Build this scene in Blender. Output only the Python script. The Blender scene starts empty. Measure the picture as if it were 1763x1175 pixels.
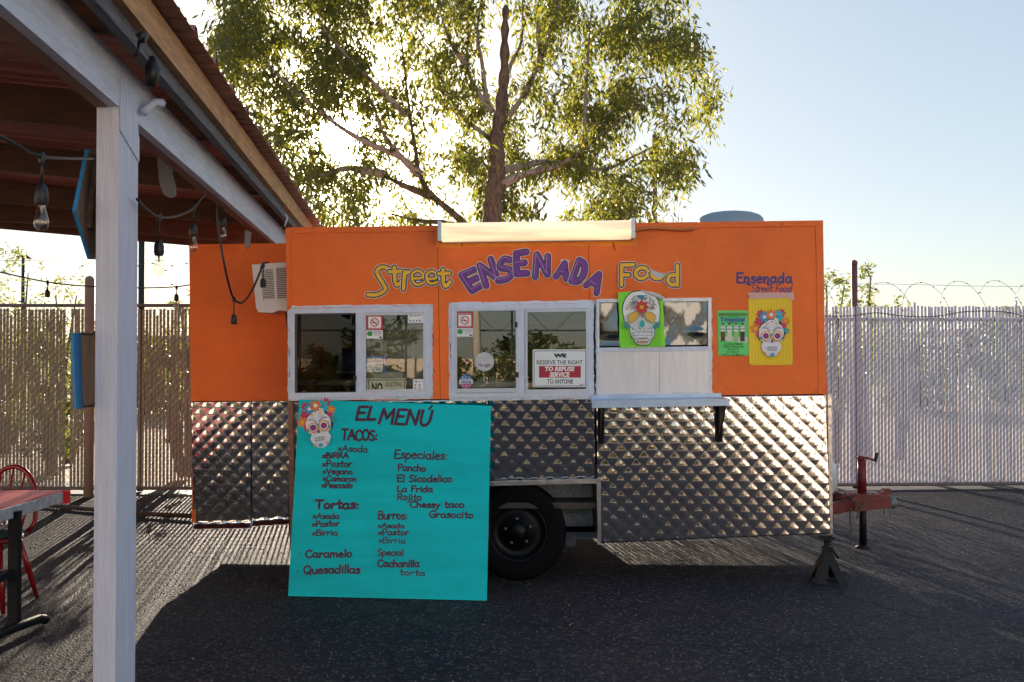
import bpy, math, random
import numpy as np
from mathutils import Vector, Matrix
from mathutils.geometry import tessellate_polygon
random.seed(7); np.random.seed(7)
SC = bpy.context.scene
COL = SC.collection
# ---------------------------------------------------------------- camera
F = 1714.0                      # focal length in photograph pixels (35 mm on 36 mm)
PITCH = math.atan(27.5/F)
CAM = Vector((0, 0, 1.6))
cd = bpy.data.cameras.new('camera'); cam = bpy.data.objects.new('camera', cd); COL.objects.link(cam)
cd.sensor_width = 36; cd.lens = 35.0; cd.clip_end = 2000; cd.clip_start = 0.05
cam.location = CAM; cam.rotation_euler = (math.pi/2+PITCH, 0, 0)
SC.camera = cam
FW = Vector((0, math.cos(PITCH), math.sin(PITCH))); UP = Vector((0, -math.sin(PITCH), math.cos(PITCH)))
def ray(px, py):
    return Vector((1, 0, 0))*((px-881.5)/F) + UP*((587.5-py)/F) + FW
def P(px, py, D):
    d = ray(px, py); return CAM + d*(D/d.y)
def G(px, py, z=0.0):
    d = ray(px, py); return CAM + d*((z-CAM.z)/d.z)
# ---------------------------------------------------------------- world, sun, exposure
SUND = ray(577, 228).normalized()
ELEV = math.asin(SUND.z); AZ = math.atan2(SUND.x, SUND.y)
w = bpy.data.worlds.new('World'); SC.world = w; w.use_nodes = True
nt = w.node_tree; nt.nodes.clear()
sky = nt.nodes.new('ShaderNodeTexSky'); sky.sky_type = 'NISHITA'; sky.sun_disc = False
sky.sun_elevation = ELEV; sky.sun_rotation = AZ
sky.air_density = 1.0; sky.dust_density = 0.6; sky.ozone_density = 2.0; sky.altitude = 300
hs = nt.nodes.new('ShaderNodeHueSaturation'); hs.inputs['Saturation'].default_value = 1.25
gm = nt.nodes.new('ShaderNodeGamma'); gm.inputs['Gamma'].default_value = .42     # hazy desert air: softer range from sun to anti-sun sky
nt.links.new(sky.outputs[0], gm.inputs['Color']); nt.links.new(gm.outputs[0], hs.inputs['Color'])
bg = nt.nodes.new('ShaderNodeBackground'); bg.inputs['Strength'].default_value = 0.13
nt.links.new(hs.outputs[0], bg.inputs['Color'])
# sun's own disc and the narrow aureole round it (part of the sky)
tc = nt.nodes.new('ShaderNodeTexCoord'); dt = nt.nodes.new('ShaderNodeVectorMath'); dt.operation = 'DOT_PRODUCT'
nt.links.new(tc.outputs['Generated'], dt.inputs[0]); dt.inputs[1].default_value = SUND
ac = nt.nodes.new('ShaderNodeMath'); ac.operation = 'ARCCOSINE'; nt.links.new(dt.outputs['Value'], ac.inputs[0])
mr = nt.nodes.new('ShaderNodeMath'); mr.operation = 'MULTIPLY'; nt.links.new(ac.outputs[0], mr.inputs[0]); mr.inputs[1].default_value = -1/math.radians(1.9)
ex = nt.nodes.new('ShaderNodeMath'); ex.operation = 'EXPONENT'; nt.links.new(mr.outputs[0], ex.inputs[0])
bg2 = nt.nodes.new('ShaderNodeBackground'); bg2.inputs['Color'].default_value = (1, .86, .62, 1)
ms = nt.nodes.new('ShaderNodeMath'); ms.operation = 'MULTIPLY'; nt.links.new(ex.outputs[0], ms.inputs[0]); ms.inputs[1].default_value = 22.0
nt.links.new(ms.outputs[0], bg2.inputs['Strength'])
ad = nt.nodes.new('ShaderNodeAddShader'); nt.links.new(bg.outputs[0], ad.inputs[0]); nt.links.new(bg2.outputs[0], ad.inputs[1])
wo = nt.nodes.new('ShaderNodeOutputWorld'); nt.links.new(ad.outputs[0], wo.inputs[0])
sl = bpy.data.lights.new('sun', 'SUN'); sl.energy = 5.0; sl.angle = math.radians(0.5); sl.color = (1, .85, .68)
so = bpy.data.objects.new('sun', sl); COL.objects.link(so)
so.rotation_euler = (-SUND).to_track_quat('-Z', 'Y').to_euler()
so.location = (0, 0, 30)
vs = SC.view_settings; vs.view_transform = 'Standard'; vs.look = 'None'; vs.gamma = 1; vs.use_curve_mapping = False
vs.exposure = 1.7
SC.cycles.max_bounces = 8; SC.cycles.transparent_max_bounces = 16
try: SC.cycles.use_denoising = True
except Exception: pass
# ---------------------------------------------------------------- materials
MATS = {}
def mat(name, col=(.5, .5, .5), rough=.6, metal=0., var=0., vscale=4., bump=0., bscale=80., spec=.5, col2=None, stretch=None, emis=0., detail=6., coat=0., rvar=0.):
    if name in MATS: return MATS[name]
    m = bpy.data.materials.new(name); m.use_nodes = True; n = m.node_tree; b = n.nodes['Principled BSDF']
    b.inputs['Base Color'].default_value = (*col, 1); b.inputs['Roughness'].default_value = rough; b.inputs['Metallic'].default_value = metal
    b.inputs['Specular IOR Level'].default_value = spec
    b.inputs['Coat Weight'].default_value = coat
    if emis:
        b.inputs['Emission Color'].default_value = (*col, 1); b.inputs['Emission Strength'].default_value = emis
    if var or bump or rvar:
        t = n.nodes.new('ShaderNodeTexCoord'); mp = n.nodes.new('ShaderNodeMapping'); n.links.new(t.outputs['Object'], mp.inputs[0])
        if stretch: mp.inputs['Scale'].default_value = stretch
    if var or rvar:
        nz = n.nodes.new('ShaderNodeTexNoise'); nz.inputs['Scale'].default_value = vscale; nz.inputs['Detail'].default_value = detail; nz.inputs['Roughness'].default_value = .65
        n.links.new(mp.outputs[0], nz.inputs['Vector'])
        rp = n.nodes.new('ShaderNodeValToRGB'); n.links.new(nz.outputs['Fac'], rp.inputs[0])
        rp.color_ramp.elements[0].position = .32; rp.color_ramp.elements[1].position = .68
        c2 = col2 or tuple(min(1, c*(1+var)) for c in col)
        rp.color_ramp.elements[0].color = (*[c*(1-var) for c in col], 1); rp.color_ramp.elements[1].color = (*c2, 1)
        if var: n.links.new(rp.outputs[0], b.inputs['Base Color'])
        if rvar:
            mm = n.nodes.new('ShaderNodeMapRange'); n.links.new(nz.outputs['Fac'], mm.inputs[0])
            mm.inputs['To Min'].default_value = max(0, rough-rvar); mm.inputs['To Max'].default_value = min(1, rough+rvar)
            n.links.new(mm.outputs[0], b.inputs['Roughness'])
    if bump:
        nb = n.nodes.new('ShaderNodeTexNoise'); nb.inputs['Scale'].default_value = bscale; nb.inputs['Detail'].default_value = 4
        n.links.new(mp.outputs[0], nb.inputs['Vector'])
        bp = n.nodes.new('ShaderNodeBump'); bp.inputs['Strength'].default_value = bump; bp.inputs['Distance'].default_value = .01
        n.links.new(nb.outputs['Fac'], bp.inputs['Height']); n.links.new(bp.outputs[0], b.inputs['Normal'])
    MATS[name] = m; return m
def paint(r, g, b_, rough=.5):
    return mat('print_%d_%d_%d' % (int(r*255), int(g*255), int(b_*255)), (r, g, b_), rough)
ORANGE = mat('orange_paint', (.93, .17, .02), .55, var=.13, vscale=1.9, bump=.35, bscale=260, detail=8)
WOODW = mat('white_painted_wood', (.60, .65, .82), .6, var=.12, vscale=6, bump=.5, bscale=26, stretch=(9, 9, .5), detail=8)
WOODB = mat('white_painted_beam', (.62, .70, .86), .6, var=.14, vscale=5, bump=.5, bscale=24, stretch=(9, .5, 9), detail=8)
WOODD = mat('stained_rafter_wood', (.075, .030, .017), .7, var=.35, vscale=4, bump=.4, bscale=30, stretch=(.6, 8, 8))
WOODU = mat('primed_brown_wood', (.24, .13, .10), .7, var=.2, vscale=5, bump=.3, bscale=30, stretch=(8, .6, 8))
FIR = mat('bare_fir', (.5, .27, .12), .65, var=.3, vscale=5, bump=.4, bscale=30, stretch=(9, .6, 9))
WEATH = mat('weathered_grey_wood', (.12, .12, .14), .75, var=.4, vscale=6, bump=.5, bscale=30, stretch=(9, .6, 9))
TIN = mat('red_roofing_tin', (.27, .13, .11), .5, metal=.0, var=.25, vscale=1.5)
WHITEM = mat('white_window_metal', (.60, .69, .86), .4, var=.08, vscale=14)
ALU = mat('brushed_aluminium', (.7, .71, .73), .32, metal=1., var=.06, vscale=8, rvar=.1)
STEEL = mat('quilted_stainless', (.64, .625, .64), .03, metal=1.)
MIRR = mat('warped_stainless', (.15, .17, .19), .07, metal=1., bump=.25, bscale=6)
GALV = mat('galvanised_steel', (.15, .19, .23), .55, metal=.4, var=.35, vscale=40)
BLACK = mat('black_plastic', (.012, .012, .016), .45)
RUBBER = mat('tyre_rubber', (.006, .006, .008), .85, spec=.1, var=.3, vscale=20, bump=.3, bscale=120)
BLKMET = mat('black_metal', (.006, .008, .012), .5, spec=.25, var=.3, vscale=12)
REDMET = mat('red_painted_steel', (.15, .014, .018), .45, var=.3, vscale=14, bump=.2, bscale=90)
REDCH = mat('red_chair_paint', (.24, .006, .01), .25, coat=.4)
RUST = mat('rusty_pipe', (.045, .03, .022), .8, var=.4, vscale=20)
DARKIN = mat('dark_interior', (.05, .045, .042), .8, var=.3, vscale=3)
TEAL = mat('turquoise_board', (.0, .55, .62), .6, spec=.2, var=.13, vscale=2.5, bump=.12, bscale=50, stretch=(.5, 3, 3), detail=9)
def glassy(name, fac, tint=(.9, .93, .92), rough=.0):
    m = bpy.data.materials.new(name); m.use_nodes = True; n = m.node_tree; n.nodes.clear()
    o = n.nodes.new('ShaderNodeOutputMaterial'); mx = n.nodes.new('ShaderNodeMixShader'); t = n.nodes.new('ShaderNodeBsdfTransparent'); g = n.nodes.new('ShaderNodeBsdfGlossy')
    fr = n.nodes.new('ShaderNodeMath'); fr.operation = 'POWER'; lw = n.nodes.new('ShaderNodeLayerWeight'); lw.inputs[0].default_value = .5; n.links.new(lw.outputs['Facing'], fr.inputs[0]); fr.inputs[1].default_value = 4; a = n.nodes.new('ShaderNodeMath'); a.operation = 'ADD'; a.inputs[1].default_value = fac; a.use_clamp = True
    t.inputs[0].default_value = (*tint, 1); g.inputs['Roughness'].default_value = rough
    n.links.new(fr.outputs[0], a.inputs[0]); n.links.new(a.outputs[0], mx.inputs[0]); n.links.new(t.outputs[0], mx.inputs[1]); n.links.new(g.outputs[0], mx.inputs[2]); n.links.new(mx.outputs[0], o.inputs[0])
    MATS[name] = m; return m
GLASS = glassy('window_glass', .09, (.93, .95, .94))
BULBG = glassy('bulb_glass', .12, (.95, .93, .88))
# ---------------------------------------------------------------- mesh builder
BASE = {}
def V(*a): return Vector(a)
class MB:
    def __init__(s): s.v = []; s.f = []; s.m = []; s.sm = []
    def add(s, vs_, fs, mi=0, smooth=False):
        k = len(s.v); s.v += [tuple(p) for p in vs_]
        for f in fs: s.f.append([i+k for i in f]); s.m.append(mi); s.sm.append(smooth)
        return s
    def box(s, a, b, mi=0):           # axis aligned from corner a to corner b
        x0, y0, z0 = map(min, a, b); x1, y1, z1 = map(max, a, b)
        return s.add([(x0,y0,z0),(x1,y0,z0),(x1,y1,z0),(x0,y1,z0),(x0,y0,z1),(x1,y0,z1),(x1,y1,z1),(x0,y1,z1)],
                     [(0,3,2,1),(4,5,6,7),(0,1,5,4),(1,2,6,5),(2,3,7,6),(3,0,4,7)], mi)
    def bar(s, a, b, w_, h_, up=(0, 0, 1), mi=0):   # rectangular bar from a to b
        a = Vector(a); b = Vector(b); d = (b-a).normalized(); sd = d.cross(Vector(up)).normalized(); u = sd.cross(d)
        c = []
        for p in (a, b):
            for i, j in ((-1,-1),(1,-1),(1,1),(-1,1)): c.append(p + sd*(w_/2*i) + u*(h_/2*j))
        return s.add(c, [(0,1,2,3),(7,6,5,4),(0,4,5,1),(1,5,6,2),(2,6,7,3),(3,7,4,0)], mi)
    def prism(s, pts, off, mi=0, mside=None):  # polygon (3D points) extruded by vector off
        n = len(pts); off = Vector(off); top = [Vector(p) for p in pts]; bot = [p+off for p in top]
        tris = tessellate_polygon([top])
        s.add(top+bot, [t for t in tris]+[(a+n, c+n, b+n) for a, b, c in tris], mi)
        s.add(top+bot, [(i, (i+1) % n, (i+1) % n+n, i+n) for i in range(n)], mi if mside is None else mside)
        return s
    def ring(s, outer, inner, off, mi=0):
        n = len(outer); off = Vector(off); a = [Vector(p) for p in outer]; b = [Vector(p) for p in inner]
        vs_ = a+b+[p+off for p in a]+[p+off for p in b]; fs = []
        for i in range(n):
            j = (i+1) % n
            fs += [(i, j, n+j, n+i), (2*n+i, 3*n+i, 3*n+j, 2*n+j), (i, 2*n+i, 2*n+j, j), (n+i, n+j, 3*n+j, 3*n+i)]
        return s.add(vs_, fs, mi)
    def tube(s, path, r, n=8, mi=0, closed=False, caps=True):
        path = [Vector(p) for p in path]; L = len(path); rs = r if hasattr(r, '__len__') else [r]*L
        vs_ = []; prev = None
        for i, p in enumerate(path):
            if closed: d = path[(i+1) % L]-path[i-1]
            else: d = path[min(i+1, L-1)]-path[max(i-1, 0)]
            if d.length < 1e-9: d = Vector((0, 0, 1))
            d.normalize()
            if prev is None: u = d.orthogonal().normalized()
            else:
                u = prev - d*prev.dot(d)
                u = u.normalized() if u.length > 1e-6 else d.orthogonal().normalized()
            prev = u; v = d.cross(u)
            for k in range(n):
                a = 2*math.pi*k/n; vs_.append(p + (u*math.cos(a)+v*math.sin(a))*rs[i])
        fs = []
        for i in range(L if closed else L-1):
            j = (i+1) % L
            for k in range(n):
                q = (k+1) % n; fs.append((i*n+k, i*n+q, j*n+q, j*n+k))
        if caps and not closed: fs += [tuple(range(n))[::-1], tuple((L-1)*n+k for k in range(n))]
        return s.add(vs_, fs, mi, True)
    def lathe(s, c, axis, prof, n=24, mi=0, smooth=True):   # prof: list of (radius, distance along axis)
        c = Vector(c); ax = Vector(axis).normalized(); u = ax.orthogonal().normalized(); v = ax.cross(u); vs_ = []
        for r, h in prof:
            for k in range(n):
                a = 2*math.pi*k/n; vs_.append(c + ax*h + (u*math.cos(a)+v*math.sin(a))*max(r, 1e-5))
        fs = [(i*n+k, i*n+(k+1) % n, (i+1)*n+(k+1) % n, (i+1)*n+k) for i in range(len(prof)-1) for k in range(n)]
        return s.add(vs_, fs, mi, smooth)
    def build(s, name, mats, parent=None, **kw):
        me = bpy.data.meshes.new(name); b = BASE.get(parent.name, Vector((0, 0, 0))) if parent else Vector(kw.pop('base', (0, 0, 0)))
        me.from_pydata([(p[0]-b[0], p[1]-b[1], p[2]-b[2]) for p in s.v], [], s.f)
        for m in (mats if isinstance(mats, (list, tuple)) else [mats]): me.materials.append(m)
        me.polygons.foreach_set('material_index', s.m); me.polygons.foreach_set('use_smooth', s.sm); me.update()
        o = bpy.data.objects.new(name, me); COL.objects.link(o)
        if parent: o.parent = parent
        else: o.location = b
        BASE[o.name] = Vector(b)
        for k, v in kw.items(): o[k] = v
        return o
def thing(name, base, label, cat, group=None):
    o = bpy.data.objects.new(name, None); COL.objects.link(o); o.location = base; o.empty_display_size = .1
    o['label'] = label; o['category'] = cat
    if group: o['group'] = group
    BASE[o.name] = Vector(base); return o
def tag(o, label, cat, group=None):
    o['label'] = label; o['category'] = cat
    if group: o['group'] = group
    return o
# ---------------------------------------------------------------- flat print: strokes, text and shapes drawn on a real surface
def onplane(p0, n_):
    p0 = Vector(p0); n_ = Vector(n_).normalized()
    def f(px, py, off=0.):
        d = ray(px, py); t = (p0-CAM).dot(n_)/d.dot(n_); q = CAM+d*t
        return q + n_*off
    return f
def crom(pts, k=7):
    pts = [np.array(p, float) for p in pts]; out = []
    closed = len(pts) > 3 and np.allclose(pts[0], pts[-1])
    for i in range(len(pts)-1):
        p1, p2 = pts[i], pts[i+1]
        p0 = pts[i-1] if i > 0 else (pts[-2] if closed else 2*p1-p2); p3 = pts[i+2] if i+2 < len(pts) else (pts[1] if closed else 2*p2-p1)
        for j in range(k):
            t = j/k; out.append(.5*((2*p1)+(-p0+p2)*t+(2*p0-5*p1+4*p2-p3)*t*t+(-p0+3*p1-3*p2+p3)*t**3))
    out.append(pts[-1]); return np.array(out)
def S(*a): return crom([(a[i], a[i+1]) for i in range(0, len(a), 2)], 6)
def L(*a): return np.array([(a[i], a[i+1]) for i in range(0, len(a), 2)], float)
GL = {
 'A': (.78, [L(0,0,.38,1,.75,0), L(.15,.36,.62,.36)]), 'B': (.62, [L(.05,0,.05,1), S(.05,1,.45,.95,.45,.6,.05,.53), S(.05,.53,.55,.48,.55,.06,.05,0)]),
 'C': (.7, [S(.66,.82,.4,1,.1,.78,.03,.45,.18,.08,.45,.0,.68,.14)]), 'D': (.68, [L(.05,0,.05,1), S(.05,1,.45,.95,.63,.5,.45,.06,.05,0)]),
 'E': (.58, [L(.56,1,.05,1,.05,0,.58,0), L(.05,.52,.46,.54)]), 'F': (.55, [L(.55,1,.05,1,.05,0), L(.05,.52,.42,.54)]),
 'G': (.72, [S(.66,.85,.4,1,.1,.78,.03,.45,.18,.08,.45,.0,.66,.2), L(.66,.2,.68,.45,.4,.45)]), 'I': (.3, [L(.15,0,.15,1)]),
 'L': (.52, [L(.08,1,.05,0,.52,.02)]), 'M': (.9, [L(.02,0,.12,1,.45,.35,.78,1,.85,0)]), 'N': (.74, [L(.05,0,.06,1,.64,.03,.68,1)]),
 'O': (.76, [S(.38,1,.08,.8,.03,.45,.2,.05,.42,.0,.66,.2,.7,.6,.55,.93,.38,1)]), 'P': (.58, [L(.08,0,.06,1), S(.06,1,.4,1,.55,.75,.38,.48,.07,.45)]),
 'Q': (.8, [S(.38,1,.08,.8,.03,.45,.2,.05,.42,.0,.66,.2,.7,.6,.55,.93,.38,1), L(.45,.25,.75,-.1)]), 'R': (.62, [L(.06,0,.06,1), S(.06,1,.4,1,.52,.75,.35,.52,.06,.48), L(.22,.48,.6,0)]),
 'S': (.6, [S(.55,.88,.32,1,.1,.86,.12,.64,.4,.48,.54,.25,.36,.03,.05,.08)]), 'T': (.66, [L(0,1,.66,1), L(.33,1,.31,0)]),
 'U': (.7, [S(.05,1,.05,.35,.2,.02,.45,.02,.62,.3,.64,1)]), 'V': (.68, [L(.02,1,.32,0,.66,1)]),
 'Y': (.66, [L(.02,1,.32,.5,.64,1), L(.32,.5,.3,0)]), 'W': (.95, [L(0,1,.22,0,.46,.8,.7,0,.92,1)]), 'H': (.68, [L(.05,0,.05,1), L(.62,0,.62,1), L(.05,.5,.62,.5)]),
 'a': (.6, [S(.46,.5,.28,.6,.08,.48,.03,.22,.2,.0,.4,.12,.48,.36), L(.48,.58,.48,.12,.58,0)]), 'c': (.5, [S(.46,.48,.28,.6,.08,.45,.04,.2,.22,.0,.46,.08)]),
 'd': (.6, [S(.46,.48,.28,.58,.08,.48,.03,.22,.2,.0,.4,.12,.48,.36), L(.5,1,.48,.0)]), 'e': (.52, [S(.05,.3,.44,.36,.38,.54,.24,.6,.08,.45,.04,.2,.2,.0,.46,.06)]),
 'g': (.56, [S(.46,.48,.28,.58,.08,.48,.03,.24,.2,.06,.4,.16,.48,.36), S(.48,.58,.5,-.05,.35,-.34,.08,-.24)]), 'h': (.54, [L(.06,1,.05,0), S(.05,.3,.2,.56,.38,.52,.44,.3,.44,0)]),
 'i': (.22, [L(.1,.58,.1,0), L(.1,.82,.11,.86)]), 'j': (.26, [S(.16,.58,.16,-.1,.08,-.32,-.06,-.25), L(.16,.82,.17,.86)]), 'l': (.2, [L(.1,1,.1,0)]),
 'm': (.8, [L(.05,.58,.05,0), S(.05,.3,.18,.56,.33,.5,.37,0), S(.37,.3,.5,.56,.66,.5,.7,0)]), 'n': (.54, [L(.05,.58,.05,0), S(.05,.3,.2,.56,.38,.52,.44,.3,.44,0)]),
 'o': (.54, [S(.26,.6,.07,.45,.05,.2,.22,.0,.42,.12,.46,.4,.26,.6)]), 'p': (.56, [L(.06,.58,.05,-.38), S(.05,.42,.25,.6,.46,.45,.44,.15,.25,.02,.06,.1)]),
 'r': (.42, [L(.06,.58,.06,0), S(.06,.32,.16,.52,.26,.58,.4,.5)]), 's': (.44, [S(.4,.52,.22,.6,.07,.48,.15,.35,.35,.26,.38,.1,.2,.0,.03,.06)]),
 't': (.42, [L(.2,.95,.2,.02,.38,.04), L(.02,.6,.4,.62)]), 'u': (.54, [S(.05,.58,.05,.2,.2,.0,.4,.1,.46,.35), L(.46,.58,.47,0)]),
 'x': (.46, [L(.02,.52,.42,.05), L(.42,.55,.02,.02)]), 'y': (.5, [L(.04,.58,.25,.1), S(.46,.58,.25,.06,.12,-.34,.0,-.32)]), ':': (.26, [L(.1,.46,.11,.48), L(.1,.06,.11,.08)]), '.': (.2, [L(.08,.3,.09,.32)]),
 ' ': (.4, []),
}
def word(txt, x, y, h, w_=None, rot=0., slant=0., wob=.0, gap=.10):
    """strokes in photograph pixels; (x, y) = left end of the baseline, h = capital height"""
    st = []; cx = 0
    for ch in txt:
        wd, ss = GL[ch]; dy = random.uniform(-wob, wob); sc = 1+random.uniform(-wob, wob)
        for q in ss:
            q = np.array(q, float).copy(); q[:, 1] = q[:, 1]*sc+dy; q[:, 0] += cx; st.append(q)
        cx += wd+gap
    sx = h if w_ is None else w_/max(cx-gap, .1)
    c, s_ = math.cos(rot), math.sin(rot); out = []
    for q in st:
        X = q[:, 0]*sx+q[:, 1]*h*slant; Y = -q[:, 1]*h
        out.append(np.stack([x+X*c-Y*s_, y+X*s_+Y*c], 1))
    return out
def letter(ch, quad, ss=None):
    """one glyph warped into the pixel quad (bottom-left, bottom-right, top-right, top-left)"""
    ss = ss or GL[ch][1]; A = np.concatenate(ss); x0, x1 = A[:, 0].min(), A[:, 0].max(); y0, y1 = A[:, 1].min(), A[:, 1].max()
    bl, br, tr, tl = [np.array(p, float) for p in quad]; out = []
    for q in ss:
        u = ((q[:, 0]-x0)/(x1-x0))[:, None]; v = ((q[:, 1]-y0)/(y1-y0))[:, None]
        out.append(bl*(1-u)*(1-v)+br*u*(1-v)+tr*u*v+tl*(1-u)*v)
    return out
def sdf(strokes, r, cell, surf, off, mb, mi):
    A = np.concatenate(strokes); x0, y0 = A.min(0)-r-cell*2; x1, y1 = A.max(0)+r+cell*2
    nx = int((x1-x0)/cell)+2; ny = int((y1-y0)/cell)+2
    X, Y = np.meshgrid(x0+np.arange(nx)*cell, y0+np.arange(ny)*cell); d = np.full(X.shape, 1e9)
    for q in strokes:
        for a, b in zip(q[:-1], q[1:]):
            e = b-a; l2 = max(e@e, 1e-9); t = np.clip(((X-a[0])*e[0]+(Y-a[1])*e[1])/l2, 0, 1)
            np.minimum(d, (X-a[0]-t*e[0])**2+(Y-a[1]-t*e[1])**2, out=d)
    f = r-np.sqrt(d); ins = f > 0; verts = []; faces = []; cache = {}
    def vid(x, y):
        k = (round(x, 4), round(y, 4))
        if k not in cache: cache[k] = len(verts); verts.append(surf(x, y, off))
        return cache[k]
    cnt = ins[:-1, :-1].astype(int)+ins[1:, :-1]+ins[:-1, 1:]+ins[1:, 1:]
    for j in range(ny-1):
        i = 0; row = cnt[j]
        nzr = np.nonzero(row)[0]
        if len(nzr) == 0: continue
        i = nzr[0]; end = nzr[-1]
        while i <= end:
            c = row[i]
            if c == 0: i += 1; continue
            if c == 4:
                k = i
                while k+1 <= end and row[k+1] == 4: k += 1
                xa, xb, ya, yb = X[j, i], X[j, k+1], Y[j, i], Y[j+1, i]
                faces.append([vid(xa, ya), vid(xa, yb), vid(xb, yb), vid(xb, ya)]); i = k+1; continue
            cr = [(j, i), (j+1, i), (j+1, i+1), (j, i+1)]; poly = []
            for q in range(4):
                a, b = cr[q], cr[(q+1) % 4]
                if ins[a]: poly.append(vid(X[a], Y[a]))
                if ins[a] != ins[b]:
                    t = f[a]/(f[a]-f[b]); poly.append(vid(X[a]+(X[b]-X[a])*t, Y[a]+(Y[b]-Y[a])*t))
            pp = []
            for v_ in poly:
                if v_ not in pp: pp.append(v_)
            if len(pp) > 2: faces.append(pp)
            i += 1
    mb.add(verts, faces, mi)
class Art:
    """layers of flat colour on a surface, joined to one printed sheet"""
    def __init__(s, surf, step=.0005, start=.0008): s.surf = surf; s.mb = MB(); s.mats = []; s.lay = start; s.step = step
    def mi(s, m):
        if m not in s.mats: s.mats.append(m)
        return s.mats.index(m)
    def up(s): s.lay += s.step
    def poly(s, pts, m):
        c = [s.surf(x, y, s.lay) for x, y in pts]; t = tessellate_polygon([c]); s.mb.add(c, [tuple(q) for q in t], s.mi(m)); s.up()
    def rect(s, x0, y0, x1, y1, m): s.poly([(x0, y0), (x1, y0), (x1, y1), (x0, y1)], m)
    def ell(s, cx, cy, rx, ry, m, n=24, rot=0.):
        c, q = math.cos(rot), math.sin(rot)
        s.poly([(cx+math.cos(a)*rx*c-math.sin(a)*ry*q, cy+math.cos(a)*rx*q+math.sin(a)*ry*c) for a in [2*math.pi*k/n for k in range(n)]], m)
    def flower(s, cx, cy, r, m, m2, k=6, depth=.35, rot=0., sharp=False):
        n = 48 if not sharp else k*2; pts = []
        for i in range(n):
            a = 2*math.pi*i/n+rot
            rr = r*(1-depth/2+depth/2*math.cos(k*(a-rot))) if not sharp else r*(1 if i % 2 == 0 else .55)
            pts.append((cx+math.cos(a)*rr, cy+math.sin(a)*rr))
        s.poly(pts, m); s.ell(cx, cy, r*.3, r*.3, m2, 10)
    def stroke(s, strokes, r, m, cell=.5): sdf(strokes, r, cell, s.surf, s.lay, s.mb, s.mi(m)); s.up()
    def text(s, txt, box, m, bold=0., fit=True, shear=0.):
        cu = bpy.data.curves.new('t', 'FONT'); cu.body = txt; cu.size = 1; cu.offset = bold; cu.align_x = 'LEFT'; cu.shear = shear; cu.resolution_u = 2
        o = bpy.data.objects.new('t', cu); COL.objects.link(o); dg = bpy.context.evaluated_depsgraph_get()
        me = bpy.data.meshes.new_from_object(o.evaluated_get(dg)); bpy.data.objects.remove(o); bpy.data.curves.remove(cu)
        co = np.array([v.co[:2] for v in me.vertices]); lo, hi = co.min(0), co.max(0); x0, y0, x1, y1 = box
        vs_ = [s.surf(x0+(p[0]-lo[0])/(hi[0]-lo[0])*(x1-x0), y1-(p[1]-lo[1])/(hi[1]-lo[1])*(y1-y0), s.lay) for p in co]
        s.mb.add(vs_, [tuple(p.vertices) for p in me.polygons], s.mi(m)); bpy.data.meshes.remove(me); s.up()
    def done(s, name, parent=None, **kw): return s.mb.build(name, s.mats, parent, **kw)
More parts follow.
